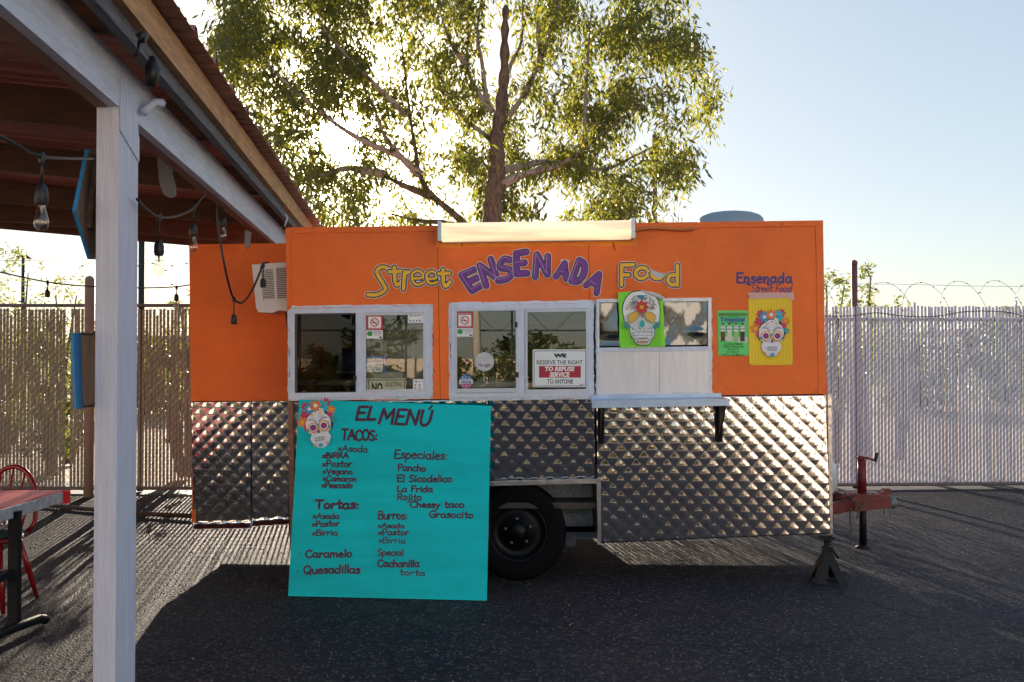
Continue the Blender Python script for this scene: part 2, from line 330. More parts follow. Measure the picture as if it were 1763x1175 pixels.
# ---------------------------------------------------------------- ground
def ground_mat(name, c1, c2, cs, bump, rough):
    m = bpy.data.materials.new(name); m.use_nodes = True; n = m.node_tree; b = n.nodes['Principled BSDF']; lk = n.links.new
    t = n.nodes.new('ShaderNodeTexCoord')
    def noise(sc, det=6, ro=.6):
        q = n.nodes.new('ShaderNodeTexNoise'); q.inputs['Scale'].default_value = sc; q.inputs['Detail'].default_value = det; q.inputs['Roughness'].default_value = ro
        lk(t.outputs['Object'], q.inputs['Vector']); return q.outputs['Fac']
    def ramp(src, p0, p1, a, c):
        q = n.nodes.new('ShaderNodeValToRGB'); lk(src, q.inputs[0]); q.color_ramp.elements[0].position = p0; q.color_ramp.elements[1].position = p1
        q.color_ramp.elements[0].color = (*a, 1); q.color_ramp.elements[1].color = (*c, 1); return q.outputs[0]
    def mix(fac, a, c, mode='MIX'):
        q = n.nodes.new('ShaderNodeMixRGB'); q.blend_type = mode
        if isinstance(fac, float): q.inputs[0].default_value = fac
        else: lk(fac, q.inputs[0])
        for i, x in ((1, a), (2, c)):
            if isinstance(x, tuple): q.inputs[i].default_value = (*x, 1)
            else: lk(x, q.inputs[i])
        return q.outputs[0]
    base = ramp(noise(.55, 8), .35, .68, c1, c2)
    fine = ramp(noise(38, 5), .38, .66, (.55, .55, .55), (1.35, 1.3, 1.25))
    base = mix(1.0, base, fine, 'MULTIPLY')
    vo = n.nodes.new('ShaderNodeTexVoronoi'); vo.inputs['Scale'].default_value = 62; lk(t.outputs['Object'], vo.inputs['Vector'])
    hs_ = n.nodes.new('ShaderNodeSeparateColor'); lk(vo.outputs['Color'], hs_.inputs[0])
    sp = ramp(hs_.outputs[0], .86, .90, (0, 0, 0), (1, 1, 1))
    base = mix(sp, base, cs)
    if cs[0] < .3:     # oil stains, dusty patches and hairline cracks
        base = mix(ramp(noise(.9, 3, .5), .60, .72, (0, 0, 0), (.55, .55, .55)), base, tuple(x*.5 for x in c1))
        v2 = n.nodes.new('ShaderNodeTexVoronoi'); v2.feature = 'DISTANCE_TO_EDGE'; v2.inputs['Scale'].default_value = .45
        nz2 = n.nodes.new('ShaderNodeTexNoise'); nz2.inputs['Scale'].default_value = 2.2; nz2.inputs['Detail'].default_value = 6; lk(t.outputs['Object'], nz2.inputs['Vector'])
        va = n.nodes.new('ShaderNodeVectorMath'); va.operation = 'MULTIPLY_ADD'; lk(nz2.outputs['Color'], va.inputs[0]); va.inputs[1].default_value = (.9, .9, 0); lk(t.outputs['Object'], va.inputs[2]); lk(va.outputs[0], v2.inputs['Vector'])
        base = mix(ramp(v2.outputs['Distance'], .003, .009, (.8, .8, .8), (0, 0, 0)), base, (.008, .008, .01))
    lk(base, b.inputs['Base Color']); b.inputs['Roughness'].default_value = rough; b.inputs['Specular IOR Level'].default_value = .22
    h = mix(.5, ramp(vo.outputs['Distance'], 0., .6, (1, 1, 1), (0, 0, 0)), noise(22, 7, .7))
    bp = n.nodes.new('ShaderNodeBump'); bp.inputs['Strength'].default_value = bump; bp.inputs['Distance'].default_value = .012
    lk(h, bp.inputs['Height']); lk(bp.outputs[0], b.inputs['Normal'])
    MATS[name] = m; return m
ASPH = ground_mat('worn_asphalt', (.013, .016, .032), (.044, .038, .043), (.085, .08, .085), 1.0, .72)
DIRT = ground_mat('pale_dirt', (.42, .31, .21), (.55, .42, .30), (.5, .42, .33), .6, .85)
def sheet(name, x0, y0, x1, y1, z, m):
    b = MB(); b.add([(x0, y0, z), (x1, y0, z), (x1, y1, z), (x0, y1, z)], [(0, 1, 2, 3)]); return b.build(name, m, kind='structure')
# ground: one big sheet of desert dirt, and the asphalt lot on it (gently uneven)
sheet('ground', -400, -400, 400, 900, -.03, DIRT)
b = MB(); NX, NY = 120, 80; X0, X1, Y0, Y1 = -26, 26, -3.2, 12.9
def gz(x, y): return .004*math.sin(x*1.7+y*.9)+.004*math.sin(y*2.3-x*.6)+.0
for j in range(NY+1):
    for i in range(NX+1):
        x = X0+(X1-X0)*i/NX; y = Y0+(Y1-Y0)*j/NY; b.v.append((x, y, gz(x, y)-.004))
for j in range(NY):
    for i in range(NX): k = j*(NX+1)+i; b.f.append([k, k+1, k+NX+2, k+NX+1]); b.m.append(0); b.sm.append(True)
b.build('asphalt', ASPH, kind='structure')
# loose gravel
GRAV = mat('gravel_stone', (.16, .14, .13), .7, var=.45, vscale=30)
b = MB()
for i in range(7000):
    y = 4.4+random.random()**1.3*7.4; x = random.uniform(-.56, .56)*y*1.02; r = random.uniform(.003, .009)*(1.0 if y < 8 else 1.3)
    q = [Vector((random.uniform(.6, 1)*r*math.cos(a), random.uniform(.6, 1)*r*math.sin(a), 0)) for a in (0, 1.3, 2.6, 3.9, 5.1)]
    z = gz(x, y)-.004; c = Vector((x, y, z)); tp = c+Vector((random.uniform(-.3, .3)*r, random.uniform(-.3, .3)*r, r*random.uniform(.5, 1)))
    b.add([c+p for p in q]+[tp], [(k, (k+1) % 5, 5) for k in range(5)])
b.build('gravel', GRAV, kind='stuff')
# ---------------------------------------------------------------- trailer
FY = 7.08
T0 = onplane((0, FY, 0), (0, -1, 0))
def T(px, py, off=0.): return T0(px, py, off)
def TQ(x0, y0, x1, y1, off=0.): return [T(x0, y0, off), T(x1, y0, off), T(x1, y1, off), T(x0, y1, off)]
LEAN = .0135
TR = thing('food_trailer', (0.3, FY+1, 0), 'orange food trailer with quilted steel skirt, standing on asphalt with its tongue to the right', 'food trailer')
def slab(mb, q, t, mi=0): return mb.prism(q, (0, t, 0), mi)   # q: pixel-plane quad, goes back by t
def yy(x): return 0
# front wall: three orange sheets, cut round the windows. xs on each row follow the trailer's own tilt
def tl(x, y): return (x+.0168*(y-393), y-LEAN*(x-492))        # level trailer grid -> photograph
def cell(mb, x0, y0, x1, y1, t=.03, off=0.):
    q = [T(*tl(x, y), off) for x, y in ((x0, y0), (x1, y0), (x1, y1), (x0, y1))]; mb.prism(q, (0, t, 0))
holes = [(502, 535, 738, 684), (776, 533, 1016, 690), (1018, 527, 1219, 692)]
def wallsheet(xa, xb, ya=393, yb=691):
    m = MB(); hs_ = [h for h in holes if h[0] < xb and h[2] > xa]
    xs = sorted({xa, xb}|{min(max(v, xa), xb) for h in hs_ for v in (h[0], h[2])})
    for a, c in zip(xs[:-1], xs[1:]):
        mid = (a+c)/2; hh = [h for h in hs_ if h[0] < mid < h[2]]
        if not hh: cell(m, a, ya, c, yb)
        else:
            if hh[0][1] > ya: cell(m, a, ya, c, hh[0][1])
            if hh[0][3] < yb: cell(m, a, hh[0][3], c, yb)
    return m.build('wall_panel', ORANGE, TR)
wallsheet(492, 752.6); wallsheet(753.4, 1012.4); wallsheet(1013.2, 1416)
# thin orange edge trim strips along the roof and down the ends
m = MB(); m.prism([T(*tl(x, y), .008) for x, y in ((492, 392.4), (1416.6, 392.4), (1416.6, 402), (492, 402))], (0, .0078, 0)); m.build('roof_trim', ORANGE, TR)
m = MB(); m.prism([T(*tl(x, y), .006) for x, y in ((1404, 402.4), (1416.6, 402.4), (1416.6, 691), (1404, 691))], (0, .0058, 0)); m.build('end_trim', ORANGE, TR)
m = MB(); m.prism([T(*tl(x, y), .006) for x, y in ((492, 402.4), (500, 402.4), (500, 533), (492, 533))], (0, .0058, 0)); m.build('end_trim', ORANGE, TR)
# other walls, roof, floor
DB = 2.0
pl = [T(492, 393), T(1416, 380.5), T(1431.5, 918), T(501, 935)]
ztop = lambda x: pl[0].z+(pl[1].z-pl[0].z)*(x-pl[0].x)/(pl[1].x-pl[0].x)
xl, xr = pl[0].x, pl[1].x; zbot = .30
def yzwall(name, x, t, z0, z1, y0, y1, mt, dx=0.):
    m_ = MB(); m_.prism([(x+dx, y0, z0), (x+dx, y1, z0), (x, y1, z1), (x, y0, z1)], (t, 0, 0)); return m_.build(name, mt, TR)
yzwall('end_wall', xr-.035, .03, 1.30, ztop(xr)-.005, FY+.031, FY+DB-.031, ORANGE, .045)
yzwall('skirt', xr+.012, .025, .34, 1.298, FY+.031, FY+DB-.031, STEEL, .03)
yzwall('end_wall', xl+.005, .03, 1.30, ztop(xl)-.005, FY+.031, FY+DB-.031, ORANGE); yzwall('skirt', xl+.02, .025, .34, 1.298, FY+.031, FY+DB-.031, BLKMET)
m = MB()   # back wall with an opening that lets the fence behind be seen through the first window
bx0, bx1 = P(531, 600, FY+DB).x, P(566, 600, FY+DB).x; bz0, bz1 = P(550, 646, FY+DB).z, P(550, 541, FY+DB).z
yb0, yb1 = FY+DB-.03, FY+DB
for a, c in (((xl+.006, yb0, zbot), (bx0, yb1, ztop(xl)-.01)), ((bx1, yb0, zbot), (xr-.005, yb1, ztop(0)-.01)), ((bx0, yb0, zbot), (bx1, yb1, bz0)), ((bx0, yb0, bz1), (bx1, yb1, ztop(xl)-.01))): m.box(a, c)
m.build('back_wall', ORANGE, TR)
m = MB(); m.prism([(xl, FY+.002, ztop(xl)-.03), (xr, FY+.002, ztop(xr)-.03), (xr, FY+.002, ztop(xr)-.004), (xl, FY+.002, ztop(xl)-.004)], (0, DB-.034, 0)); m.build('roof', mat('roof_metal', (.45, .46, .48), .4, metal=.5), TR)
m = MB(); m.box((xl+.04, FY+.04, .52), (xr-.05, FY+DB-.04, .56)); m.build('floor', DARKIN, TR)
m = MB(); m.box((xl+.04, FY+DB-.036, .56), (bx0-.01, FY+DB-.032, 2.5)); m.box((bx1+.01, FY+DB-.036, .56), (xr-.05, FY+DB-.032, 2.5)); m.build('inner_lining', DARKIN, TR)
# galley equipment inside, dim behind the panes
GREYIN = mat('stainless_galley', (.36, .37, .36), .45, metal=.3, var=.25, vscale=5)
def pbox(mb, x0, y0, x1, y1, D, depth, mi=0):
    a = P(x0, y0, D); c = P(x1, y1, D); mb.box((a.x, D, a.z), (c.x, D+depth, c.z), mi)
m = MB(); pbox(m, 632, 560, 740, 700, FY+.75, .04); pbox(m, 700, 580, 712, 640, FY+.7, .05); pbox(m, 700, 545, 742, 552, FY+.6, .14); m.build('galley_panel', GREYIN, TR)
m = MB(); pbox(m, 505, 655, 740, 664, FY+.22, .5); pbox(m, 780, 658, 1012, 667, FY+.22, .5); m.build('inner_counter', GREYIN, TR)
m = MB(); pbox(m, 820, 625, 850, 690, FY+.5, .25); pbox(m, 858, 610, 900, 690, FY+.8, .3); pbox(m, 950, 560, 1010, 690, FY+.9, .3); m.build('galley_cabinet', mat('cabinet_brown', (.09, .06, .045), .6, var=.3), TR)
# inset box at the rear of the trailer (left), set back
RY = FY+.62
R0 = onplane((0, RY, 0), (0, -1, 0))
m = MB(); m.prism([R0(325.5, 421), R0(515, 419), R0(518, 690), R0(328.5, 691)], (0, .03, 0)); m.build('wall_panel', ORANGE, TR)
rz = R0(420, 421).z; rxa = R0(326, 421).x
m = MB(); m.box((rxa+.02, RY+.031, .30), (rxa+.05, FY+DB, rz-.01)); m.box((rxa, RY+.002, rz-.03), (xl+.003, FY+DB, rz-.002)); m.box((rxa+.051, FY+DB-.03, .3), (xl+.003, FY+DB-.001, rz-.031)); m.build('rear_box', ORANGE, TR)
m = MB(); m.box((rxa+.03, RY+.04, .30), (xl, FY+DB-.04, .34)); m.build('underfloor', BLKMET, TR)
# ---- quilted stainless sheets: real pillowed diamonds, 11 cm across
def quilt(surf, q, tilt=.028, tilt2=None, name='quilted_panel', curl=0., A=.0028, back=.006):
    """q = pixel quad TL, TR, BR, BL"""
    c = [surf(x, y) for x, y in q]; W_ = (c[1]-c[0]).length; H_ = (c[3]-c[0]).length; d = .11/11
    nx = max(4, int(W_/d)); ny = max(4, int(H_/d)); mb = MB()
    for j in range(ny+1):
        v = j/ny
        for i in range(nx+1):
            u = i/nx; p = c[0]*(1-u)*(1-v)+c[1]*u*(1-v)+c[2]*u*v+c[3]*(1-u)*v
            wx = p.x+.004*math.sin(p.z*9+1)+.003*math.sin(p.x*5); wz = p.z+.003*math.sin(p.x*11)
            a = (wx+wz)/.11; b_ = (wx-wz)/.11; fa = a-math.floor(a)-.5; fb = b_-math.floor(b_)-.5
            ka = math.floor(a); kb = math.floor(b_); var = 1+.22*math.sin(ka*12.9+kb*78.2)
            h = A*var*(max(0, math.cos(math.pi*fa)*math.cos(math.pi*fb))**.62)
            big = .004*math.sin(p.x*3.1+.5)*math.sin(p.z*4.3)
            e = .0
            if curl and v > .93: e = curl*((v-.93)/.07)**2
            mb.v.append((p.x, p.y-h-big+.006+(tilt+((tilt if tilt2 is None else tilt2)-tilt)*u)*v-e, p.z))
    for j in range(ny):
        for i in range(nx): k = j*(nx+1)+i; mb.f.append([k, k+nx+1, k+nx+2, k+1]); mb.m.append(0); mb.sm.append(True)
    o = mb.build(name, STEEL, TR)
    sd_ = o.modifiers.new('thickness', 'SOLIDIFY'); sd_.thickness = .001; sd_.offset = -1
    return o
quilt(T, [(506, 692), (840, 688), (842, 937), (508, 940)])
quilt(T, [(841, 688), (1025.5, 685.5), (1026, 828), (842, 829)])
quilt(T, [(1027, 685.5), (1423.5, 680), (1426, 917), (1030, 936.5)], tilt=.012, tilt2=-.05)
quilt(R0, [(328.5, 692), (431.5, 691), (431.5, 911), (330.5, 913)], curl=.03)
quilt(R0, [(432.5, 691), (515, 690), (516, 903), (432.5, 908)], curl=.03)
m = MB()   # backing behind the skirt
m.prism([T(508, 691, -.06), T(1420, 684, -.06), T(1424, 911, -.06), T(1034, 930, -.06), T(1032, 826, -.06), T(840, 828, -.06), T(840, 934, -.06), T(508, 935, -.06)], (0, .02, 0)); m.build('skirt_backing', BLKMET, TR)
# folded steel edge strips
EDGE = mat('edge_strip', (.5, .5, .53), .28, metal=1., bump=.3, bscale=30)
def strip(px, off=.018, t=.02, name='edge_strip', mt=EDGE, surf=T):
    m_ = MB(); m_.prism([surf(x, y, off) for x, y in px], (0, t, 0)); return m_.build(name, mt, TR)
strip([(1424, 680), (1430.5, 679.8), (1432.5, 918), (1426.5, 918.6)], name='corner_strip')
strip([(496.5, 692), (505.5, 691.8), (509, 940), (500, 941)], name='corner_strip', mt=mat('copper_strip', (.20, .11, .09), .45, metal=.8, bump=.6, bscale=22))
strip([(842, 828.5), (1034, 824), (1034, 832), (842, 836.5)])
strip([(1027, 832.4), (1034, 832.2), (1034.5, 937), (1029, 937.4)])
# rivets / screws, each too small to pick apart
m = MB()
def screw(x, y, off=.02, r=.0055): m.lathe(T(x, y, off), (0, -1, 0), [(r, -.003), (r, .001), (0, .003)], 6)
for k in range(9): screw(852+k*22, 832.4-k*.5, .018)
for k in range(6): screw(1030.6+k*.3, 845+k*17, .018)
for k in range(15): screw(500+k*65, 397.5-k*.88, .009)
for k in range(6): screw(1411+k*1.4, 420+k*50, .007)
for k in range(6): screw(1427.5+k*.9, 700+k*42, .018)
for k in range(7): screw(1042+k*62, 931-k*2.9, .014)
for x, y in ((750, 430), (751, 480), (1220, 420), (1222, 520), (1368, 560), (1245, 668), (1330, 672), (1405, 668), (520, 470), (640, 430), (600, 510)): screw(x, y, .0)
m.build('screws', EDGE, TR, kind='stuff')
# wheel well with galvanised inner panel and frame rail
m = MB(); m.prism([P(842, 832, FY+.32), P(1032, 828, FY+.32), P(1032, 906, FY+.32), P(842, 908, FY+.32)], (0, .01, 0)); m.build('wheel_well', GALV, TR)
m = MB(); m.prism([P(930, 884, FY+.29), P(1022, 883, FY+.29), P(1022, 902, FY+.29), P(930, 903, FY+.29)], (0, .02, 0)); m.build('well_bracket', GALV, TR)
m = MB(); m.prism([P(800, 905, FY+.34), P(1034, 903, FY+.34), P(1034, 927, FY+.34), P(992, 927.5, FY+.34), P(991, 941, FY+.34), P(976, 941, FY+.34), P(975, 930, FY+.34), P(800, 931, FY+.34)], (0, .06, 0)); m.build('frame_rail', mat('blue_grey_frame', (.06, .09, .13), .5, var=.3, vscale=9), TR)
m = MB(); m.box((T(1026, 840).x, FY+.01, .36), (T(1029, 840).x, FY+.32, .83)); m.build('well_side', BLKMET, TR); m = MB(); m.box((T(842, 840).x-.02, FY+.01, .36), (T(842, 840).x-.01, FY+.32, .83)); m.build('well_side', BLKMET, TR)
m = MB(); m.box((T(640, 840).x, FY+.34, .30), (xr-.1, FY+.40, .42)); m.box((T(560, 840).x, FY+1.6, .30), (xr-.1, FY+1.66, .42)); m.build('chassis_beam', BLKMET, TR)
# wheels
def wheel(yc, cx, cz, R):
    wh = MB(); prof = [(R*.60, -.085), (R*.66, -.1), (R*.80, -.108), (R*.93, -.1), (R*.985, -.075)]
    for k in range(5): prof += [(R, -.066+k*.03), (R, -.046+k*.03), (R*.975, -.044+k*.03), (R*.975, -.038+k*.03)]
    prof += [(R*.985, .085), (R*.9, .1), (R*.6, .09), (R*.6, -.085)]
    wh.lathe((cx, yc, cz), (0, 1, 0), prof, 56); o = wh.build('wheel', RUBBER, TR)
    tb = MB()
    for r_, h in ((.86, -.108), (.76, -.108)): tb.tube([(cx+R*r_*math.cos(a), yc+h, cz+R*r_*math.sin(a)) for a in [2*math.pi*k/40 for k in range(40)]], .003, 4, closed=True)
    tb.build('sidewall_ring', RUBBER, o)
    rm = MB(); rm.lathe((cx, yc, cz), (0, -1, 0), [(R*.6, .083), (R*.585, .09), (R*.56, .075), (R*.54, .02), (R*.40, .0), (R*.34, .03), (R*.2, .035), (R*.19, .05), (R*.13, .07), (0, .075)], 40)
    rm.build('rim', mat('dark_rim', (.005, .006, .009), .45, metal=.2, spec=.3, var=.3), o)
    for k in range(5):
        nu = MB(); a = 2*math.pi*k/5+.4; nu.lathe((cx+R*.27*math.cos(a), yc-.03, cz+R*.27*math.sin(a)), (0, -1, 0), [(.011, -.002), (.011, .016), (.006, .02), (0, .02)], 6)
        nu.build('lug_nut', GALV, o)
wc = P(892, 920, FY+.12)
wheel(FY+.14, wc.x, .345, .345); wheel(FY+DB-.14, wc.x, .345, .345)
m = MB(); m.tube([(wc.x, FY+.2, .345), (wc.x, FY+DB-.2, .345)], .035, 10); m.build('axle', BLKMET, TR)
m = MB(); m.box((wc.x-.35, FY+.35, .25), (wc.x+.35, FY+.40, .29)); m.build('leaf_spring', BLKMET, TR)
# ---- windows
def frame(parent, name, o, i, off, t, mt):
    m_ = MB(); m_.ring([T(x, y, off) for x, y in o], [T(x, y, off) for x, y in i], (0, t, 0)); return m_.build(name, mt, parent)
def qd(x0, y0, x1, y1, x2, y2, x3, y3): return [(x0, y0), (x1, y1), (x2, y2), (x3, y3)]
def rc(x0, y0, x1, y1, k=-.0125): return [(x0, y0), (x1, y0+k*(x1-x0)), (x1+.3, y1+k*(x1-x0)), (x0+.3, y1)]
def inset(q, d): 
    cx = sum(p[0] for p in q)/4; cy = sum(p[1] for p in q)/4
    return [(x+(d if x < cx else -d), y+(d if y < cy else -d)) for x, y in q]
def pane(parent, q, off, mt=None, name='pane', t=.004):
    m_ = MB(); m_.prism([T(x, y, off) for x, y in q], (0, t, 0)); return m_.build(name, mt or GLASS, parent)
CREAM = mat('window_inner_frame', (.56, .63, .74), .45, var=.06)
def ragged(q, amp=1.6, n=26):
    """outline with an uneven painted edge"""
    out = []
    for k in range(4):
        a, c = q[k], q[(k+1) % 4]
        for i in range(n):
            t = i/n; s_ = math.hypot(c[0]-a[0], c[1]-a[1]); nx, ny = (c[1]-a[1])/s_, -(c[0]-a[0])/s_; e = random.uniform(-.5, 1)*amp*(.3+.7*abs(math.sin(i*.7+k)))
            out.append((a[0]+(c[0]-a[0])*t+nx*e, a[1]+(c[1]-a[1])*t+ny*e))
    return out
def windowunit(oq, iq, name='window', label=None):
    """outer flange (ragged sheet, hole cut by frame ring) -> frame"""
    n = 26; rg = ragged(oq, n=n); inn = []
    for k in range(4):
        a, c = iq[k], iq[(k+1) % 4]
        for i in range(n): inn.append((a[0]+(c[0]-a[0])*i/n, a[1]+(c[1]-a[1])*i/n))
    m_ = MB(); m_.ring([T(x, y, .004) for x, y in rg], [T(x, y, .004) for x, y in inn], (0, .006, 0))
    o = m_.build(name, WHITEM, TR)
    if label: o['label'] = label
    return o
def hardware(parent, pts):
    for x, y, w_, h in pts: m_ = MB(); m_.box(T(x, y, .03), T(x+w_, y+h, .012)); m_.build('latch', BLACK, parent)
# window 1
w1 = windowunit(rc(496, 527.5, 744.5, 690), rc(505, 537, 736, 681), label='white double window at the left end, its left pane dark and open')
frame(w1, 'frame', rc(500, 532, 740, 685), rc(508, 540.5, 733, 677), .016, .02, WHITEM)
frame(w1, 'mullion', rc(613.5, 539.5, 629.5, 677.5), rc(616, 541, 627, 676), .022, .02, WHITEM)
m = MB(); m.prism([T(x, y, .012) for x, y in rc(615, 540, 628.5, 677)], (0, .03, 0)); m.build('mullion_bar', WHITEM, w1)
frame(w1, 'screen_frame', rc(508.5, 539.5, 614.5, 678.5), rc(512, 543, 612, 675.5), .014, .012, mat('dark_sash', (.05, .05, .055), .5))
frame(w1, 'sash', rc(627, 539.5, 733, 675.5), rc(630.5, 543.5, 729, 671), .02, .016, CREAM)
pane(w1, rc(512, 543, 612, 675.5), .004, glassy('dim_screen_glass', .03, (.55, .53, .52)))
pane(w1, rc(630.5, 543.5, 729, 671), .008)
hardware(w1, [(608, 560, 5, 9), (610, 647, 5, 9)])
# window 2
w2 = windowunit(rc(773, 521, 1022, 690), rc(783, 531.5, 1014, 679.5), label='white double window in the middle, reflecting trees and sky')
frame(w2, 'frame', rc(777, 526, 1018, 685), rc(785.5, 534, 1012, 677), .016, .02, WHITEM)
m = MB(); m.prism([T(x, y, .02) for x, y in rc(889.5, 533, 904, 677)], (0, .03, 0)); m.build('mullion_bar', WHITEM, w2)
frame(w2, 'sash', rc(784.5, 533, 891, 676.5), rc(787, 536.6, 888, 669.5), .024, .016, CREAM)
frame(w2, 'sash', rc(903, 533, 1013.5, 677.5), rc(908, 538, 1008.5, 671), .02, .012, CREAM)
pane(w2, rc(787, 536.6, 888, 669.5), .01); pane(w2, rc(908, 538, 1008.5, 671), .009)
hardware(w2, [(886, 555, 5, 9), (888, 641, 5, 9)])
# serving hatch
w3 = windowunit(rc(1025.5, 516, 1225.5, 683), rc(1031, 522, 1219, 678), label='serving hatch with shiny bent steel above a closed white metal panel')
ALF = mat('dull_aluminium_frame', (.52, .58, .66), .4, metal=.7, var=.15, vscale=20)
frame(w3, 'frame', rc(1027, 515.5, 1224, 684), rc(1031.5, 521, 1218.5, 677), .014, .02, ALF)
# bent stainless sheet behind the hatch top: buckled mirror
mb = MB(); NX, NY = 80, 34
for j in range(NY+1):
    for i in range(NX+1):
        u = i/NX; v = j/NY; p = T(1031+u*188, 520+v*76-u*2.3, .0)
        h = .016*math.sin(math.pi*u)*(v-.55)**2*2.2-.012*(1-v)**3*abs(math.sin(2*math.pi*u))+.0022*math.sin(9*u+2)*math.sin(5*v+1)+.006*math.exp(-((u-.9)**2+(v-.7)**2)/.006)-.008*math.exp(-((u-.12)**2+(v-.9)**2)/.02)+.0005*math.sin(31*u+6*v)
        mb.v.append((p.x, p.y-h+.012, p.z))
for j in range(NY):
    for i in range(NX): k = j*(NX+1)+i; mb.f.append([k, k+NX+1, k+NX+2, k+1]); mb.m.append(0); mb.sm.append(True)
mb.build('bent_steel_sheet', MIRR, w3)
m = MB(); m.prism([T(x, y, .024) for x, y in rc(1028, 599, 1224, 606)], (0, .03, 0)); m.build('hatch_rail', WHITEM, w3)
WPAN = mat('white_hatch_metal', (.60, .63, .70), .38, metal=.55, var=.07, vscale=4, bump=.18, bscale=5, stretch=(5, 1, .6))
m = MB(); m.prism([T(x, y, .012) for x, y in rc(1031, 606, 1134.4, 678)], (0, .01, 0)); m.build('hatch_panel', WPAN, w3)
m = MB(); m.prism([T(x, y, .012) for x, y in rc(1135, 604.7, 1219, 676.6)], (0, .01, 0)); m.build('hatch_panel', WPAN, w3)
m = MB(); m.prism([T(x, y, .03) for x, y in rc(1028, 676, 1226, 680)], (0, .02, 0)); m.build('hatch_sill', ALF, w3)
# paint smears and screws on the white window flanges, and a ragged yellower patch round the strip light
A = Art(T, .0003, .0048); OP = mat('orange_smear', (.62, .10, .02), .6)
for x0, y0, ln, th in ((505, 531, 70, .9), (560, 530, 90, .6), (672, 527.5, 60, .8), (520, 533.5, 5, 3), (551, 531.5, 6, 4), (832, 526, 90, 1.0), (880, 524.5, 110, .7), (958, 687, 30, .8)):
    pts = [(x0+ln*k/8, y0-.0135*ln*k/8+random.uniform(-.5, .3)) for k in range(9)]; A.poly(pts+[(x, y+th*random.uniform(.5, 1.3)) for x, y in pts[::-1]], OP)
for x0, y0, h in ((745, 574, 26), (746, 634, 10), (774.5, 590, 14), (775, 610, 8), (497.5, 600, 16), (498, 640, 9)): A.poly([(x0, y0), (x0+1.3, y0+2), (x0+1.8, y0+h*.6), (x0+.8, y0+h)], paint(.05, .03, .03))
A.done('paint_smear', TR)['kind'] = 'stuff'
m = MB()
for x0, x1, y0, y1 in ((498, 743, 529, 688), (775, 1020, 523, 688), (1029, 1224, 518, 681)):
    for k in range(5):
        x = x0+(x1-x0)*k/4
        for y in (y0, y1): m.lathe(T(x+random.uniform(-5, 5) if 0 < k < 4 else x, y-.0125*(x-x0), .004), (0, -1, 0), [(.0035, 0), (.0035, .003), (0, .004)], 6)
    for k in range(1, 4):
        for x in (x0, x1+1.5): m.lathe(T(x, y0+(y1-y0)*k/4-.0125*(x-x0), .004), (0, -1, 0), [(.0035, 0), (.0035, .003), (0, .004)], 6)
m.build('screws', BLKMET, TR, kind='stuff')
m = MB(); q = ragged([(751, 384), (1094, 380), (1096, 422), (752, 426)], 2.0, 30); m.prism([T(x, max(y, 394.5-.0135*(x-492)+.2), .0012) for x, y in q], (0, .001, 0)); m.build('yellow_patch', mat('yellower_orange', (.93, .27, .02), .55, var=.12, vscale=9, bump=.35, bscale=260), TR)
# serving counter folded from aluminium, with two brackets
m = MB(); CY = FY-.27
a, c = P(1019, 692, CY), P(1256, 689, CY)
za, zc = T(1020, 687).z, T(1240, 683).z
top = [T(1017, 687, .0), T(1241, 683.5, .0), Vector((c.x, CY, zc-.004)), Vector((a.x, CY, za-.004))]
m.prism(top, (0, 0, -.012)); m.prism([Vector((a.x, CY, za-.004)), Vector((c.x, CY, zc-.004)), Vector((c.x, CY, zc-.052)), Vector((a.x, CY, za-.052))], (0, -.003, 0))
m.prism([T(1017, 680, .022), T(1241, 677, .022), T(1241, 686, .022), T(1017, 689, .022)], (0, .02, 0))
ct = m.build('serving_counter', mat('blue_sheened_aluminium', (.38, .52, .74), .35, metal=.6, var=.12, vscale=7, bump=.12, bscale=14), TR)
for px in (1033, 1236):
    t = T(px, 700, 0); m = MB()
    zt = za-.02+(zc-za)*(px-1017)/224
    m.prism([(t.x, FY-.003, zt), (t.x, CY+.02, zt), (t.x, CY+.05, zt-.04), (t.x, FY-.02, zt-.29), (t.x, FY-.003, zt-.29)], (.012, 0, 0)); m.box((t.x-.02, FY-.02, zt), (t.x+.03, FY-.015, zt-.30)); m.build('bracket', BLKMET, ct)
# ---- stickers and signs on the panes (drawn on their real planes)
WHT, BLK_, REDP, NAVY = paint(.86, .89, .93), paint(.01, .01, .012), paint(.5, .02, .04), paint(.02, .05, .2)
def sticker_nosmoke(par, x, y, off):
    A = Art(lambda a, c, o=0.: T(a, c, off+o)); A.rect(x, y, x+28, y+27, paint(.5, .03, .05)); A.rect(x+3, y+4.5, x+25, y+23.5, WHT)
    A.text('NO SMOKING WITHIN 20 FT', (x+3, y+1.2, x+25, y+3.6), WHT); A.text('NO FUMAR ADENTRO', (x+3, y+24.2, x+25, y+26), WHT)
    cx, cy = x+14, y+14; A.stroke([np.array([(cx+6.5*math.cos(t), cy+6.5*math.sin(t)) for t in np.linspace(0, 2*math.pi, 30)])], .8, paint(.5, .03, .05), .35)
    A.rect(cx-4.5, cy-.3, cx+3.5, cy+1.2, BLK_); A.stroke([np.array([(cx-4.5, cy-4.5), (cx+4.5, cy+4.5)])], .8, paint(.5, .03, .05), .35)
    A.rect(x, y+27.6, x+28, y+42, WHT); A.ell(x+5.5, y+33.4, 4.6, 4.4, paint(.02, .35, .08)); A.rect(x+6, y+29.5, x+10, y+37.3, paint(.02, .35, .08))
    A.text('BUSINESS', (x+11.5, y+29.4, x+26, y+31.4), NAVY); A.text('CERTIFIED', (x+11.5, y+32.4, x+26, y+34.4), NAVY); A.text('food safety', (x+14, y+35.6, x+24, y+37.4), NAVY); A.rect(x+22, y+38.5, x+26.5, y+40.8, NAVY)
    o = A.done('sticker', par); o['label'] = 'red no smoking sticker above a small white and green one'
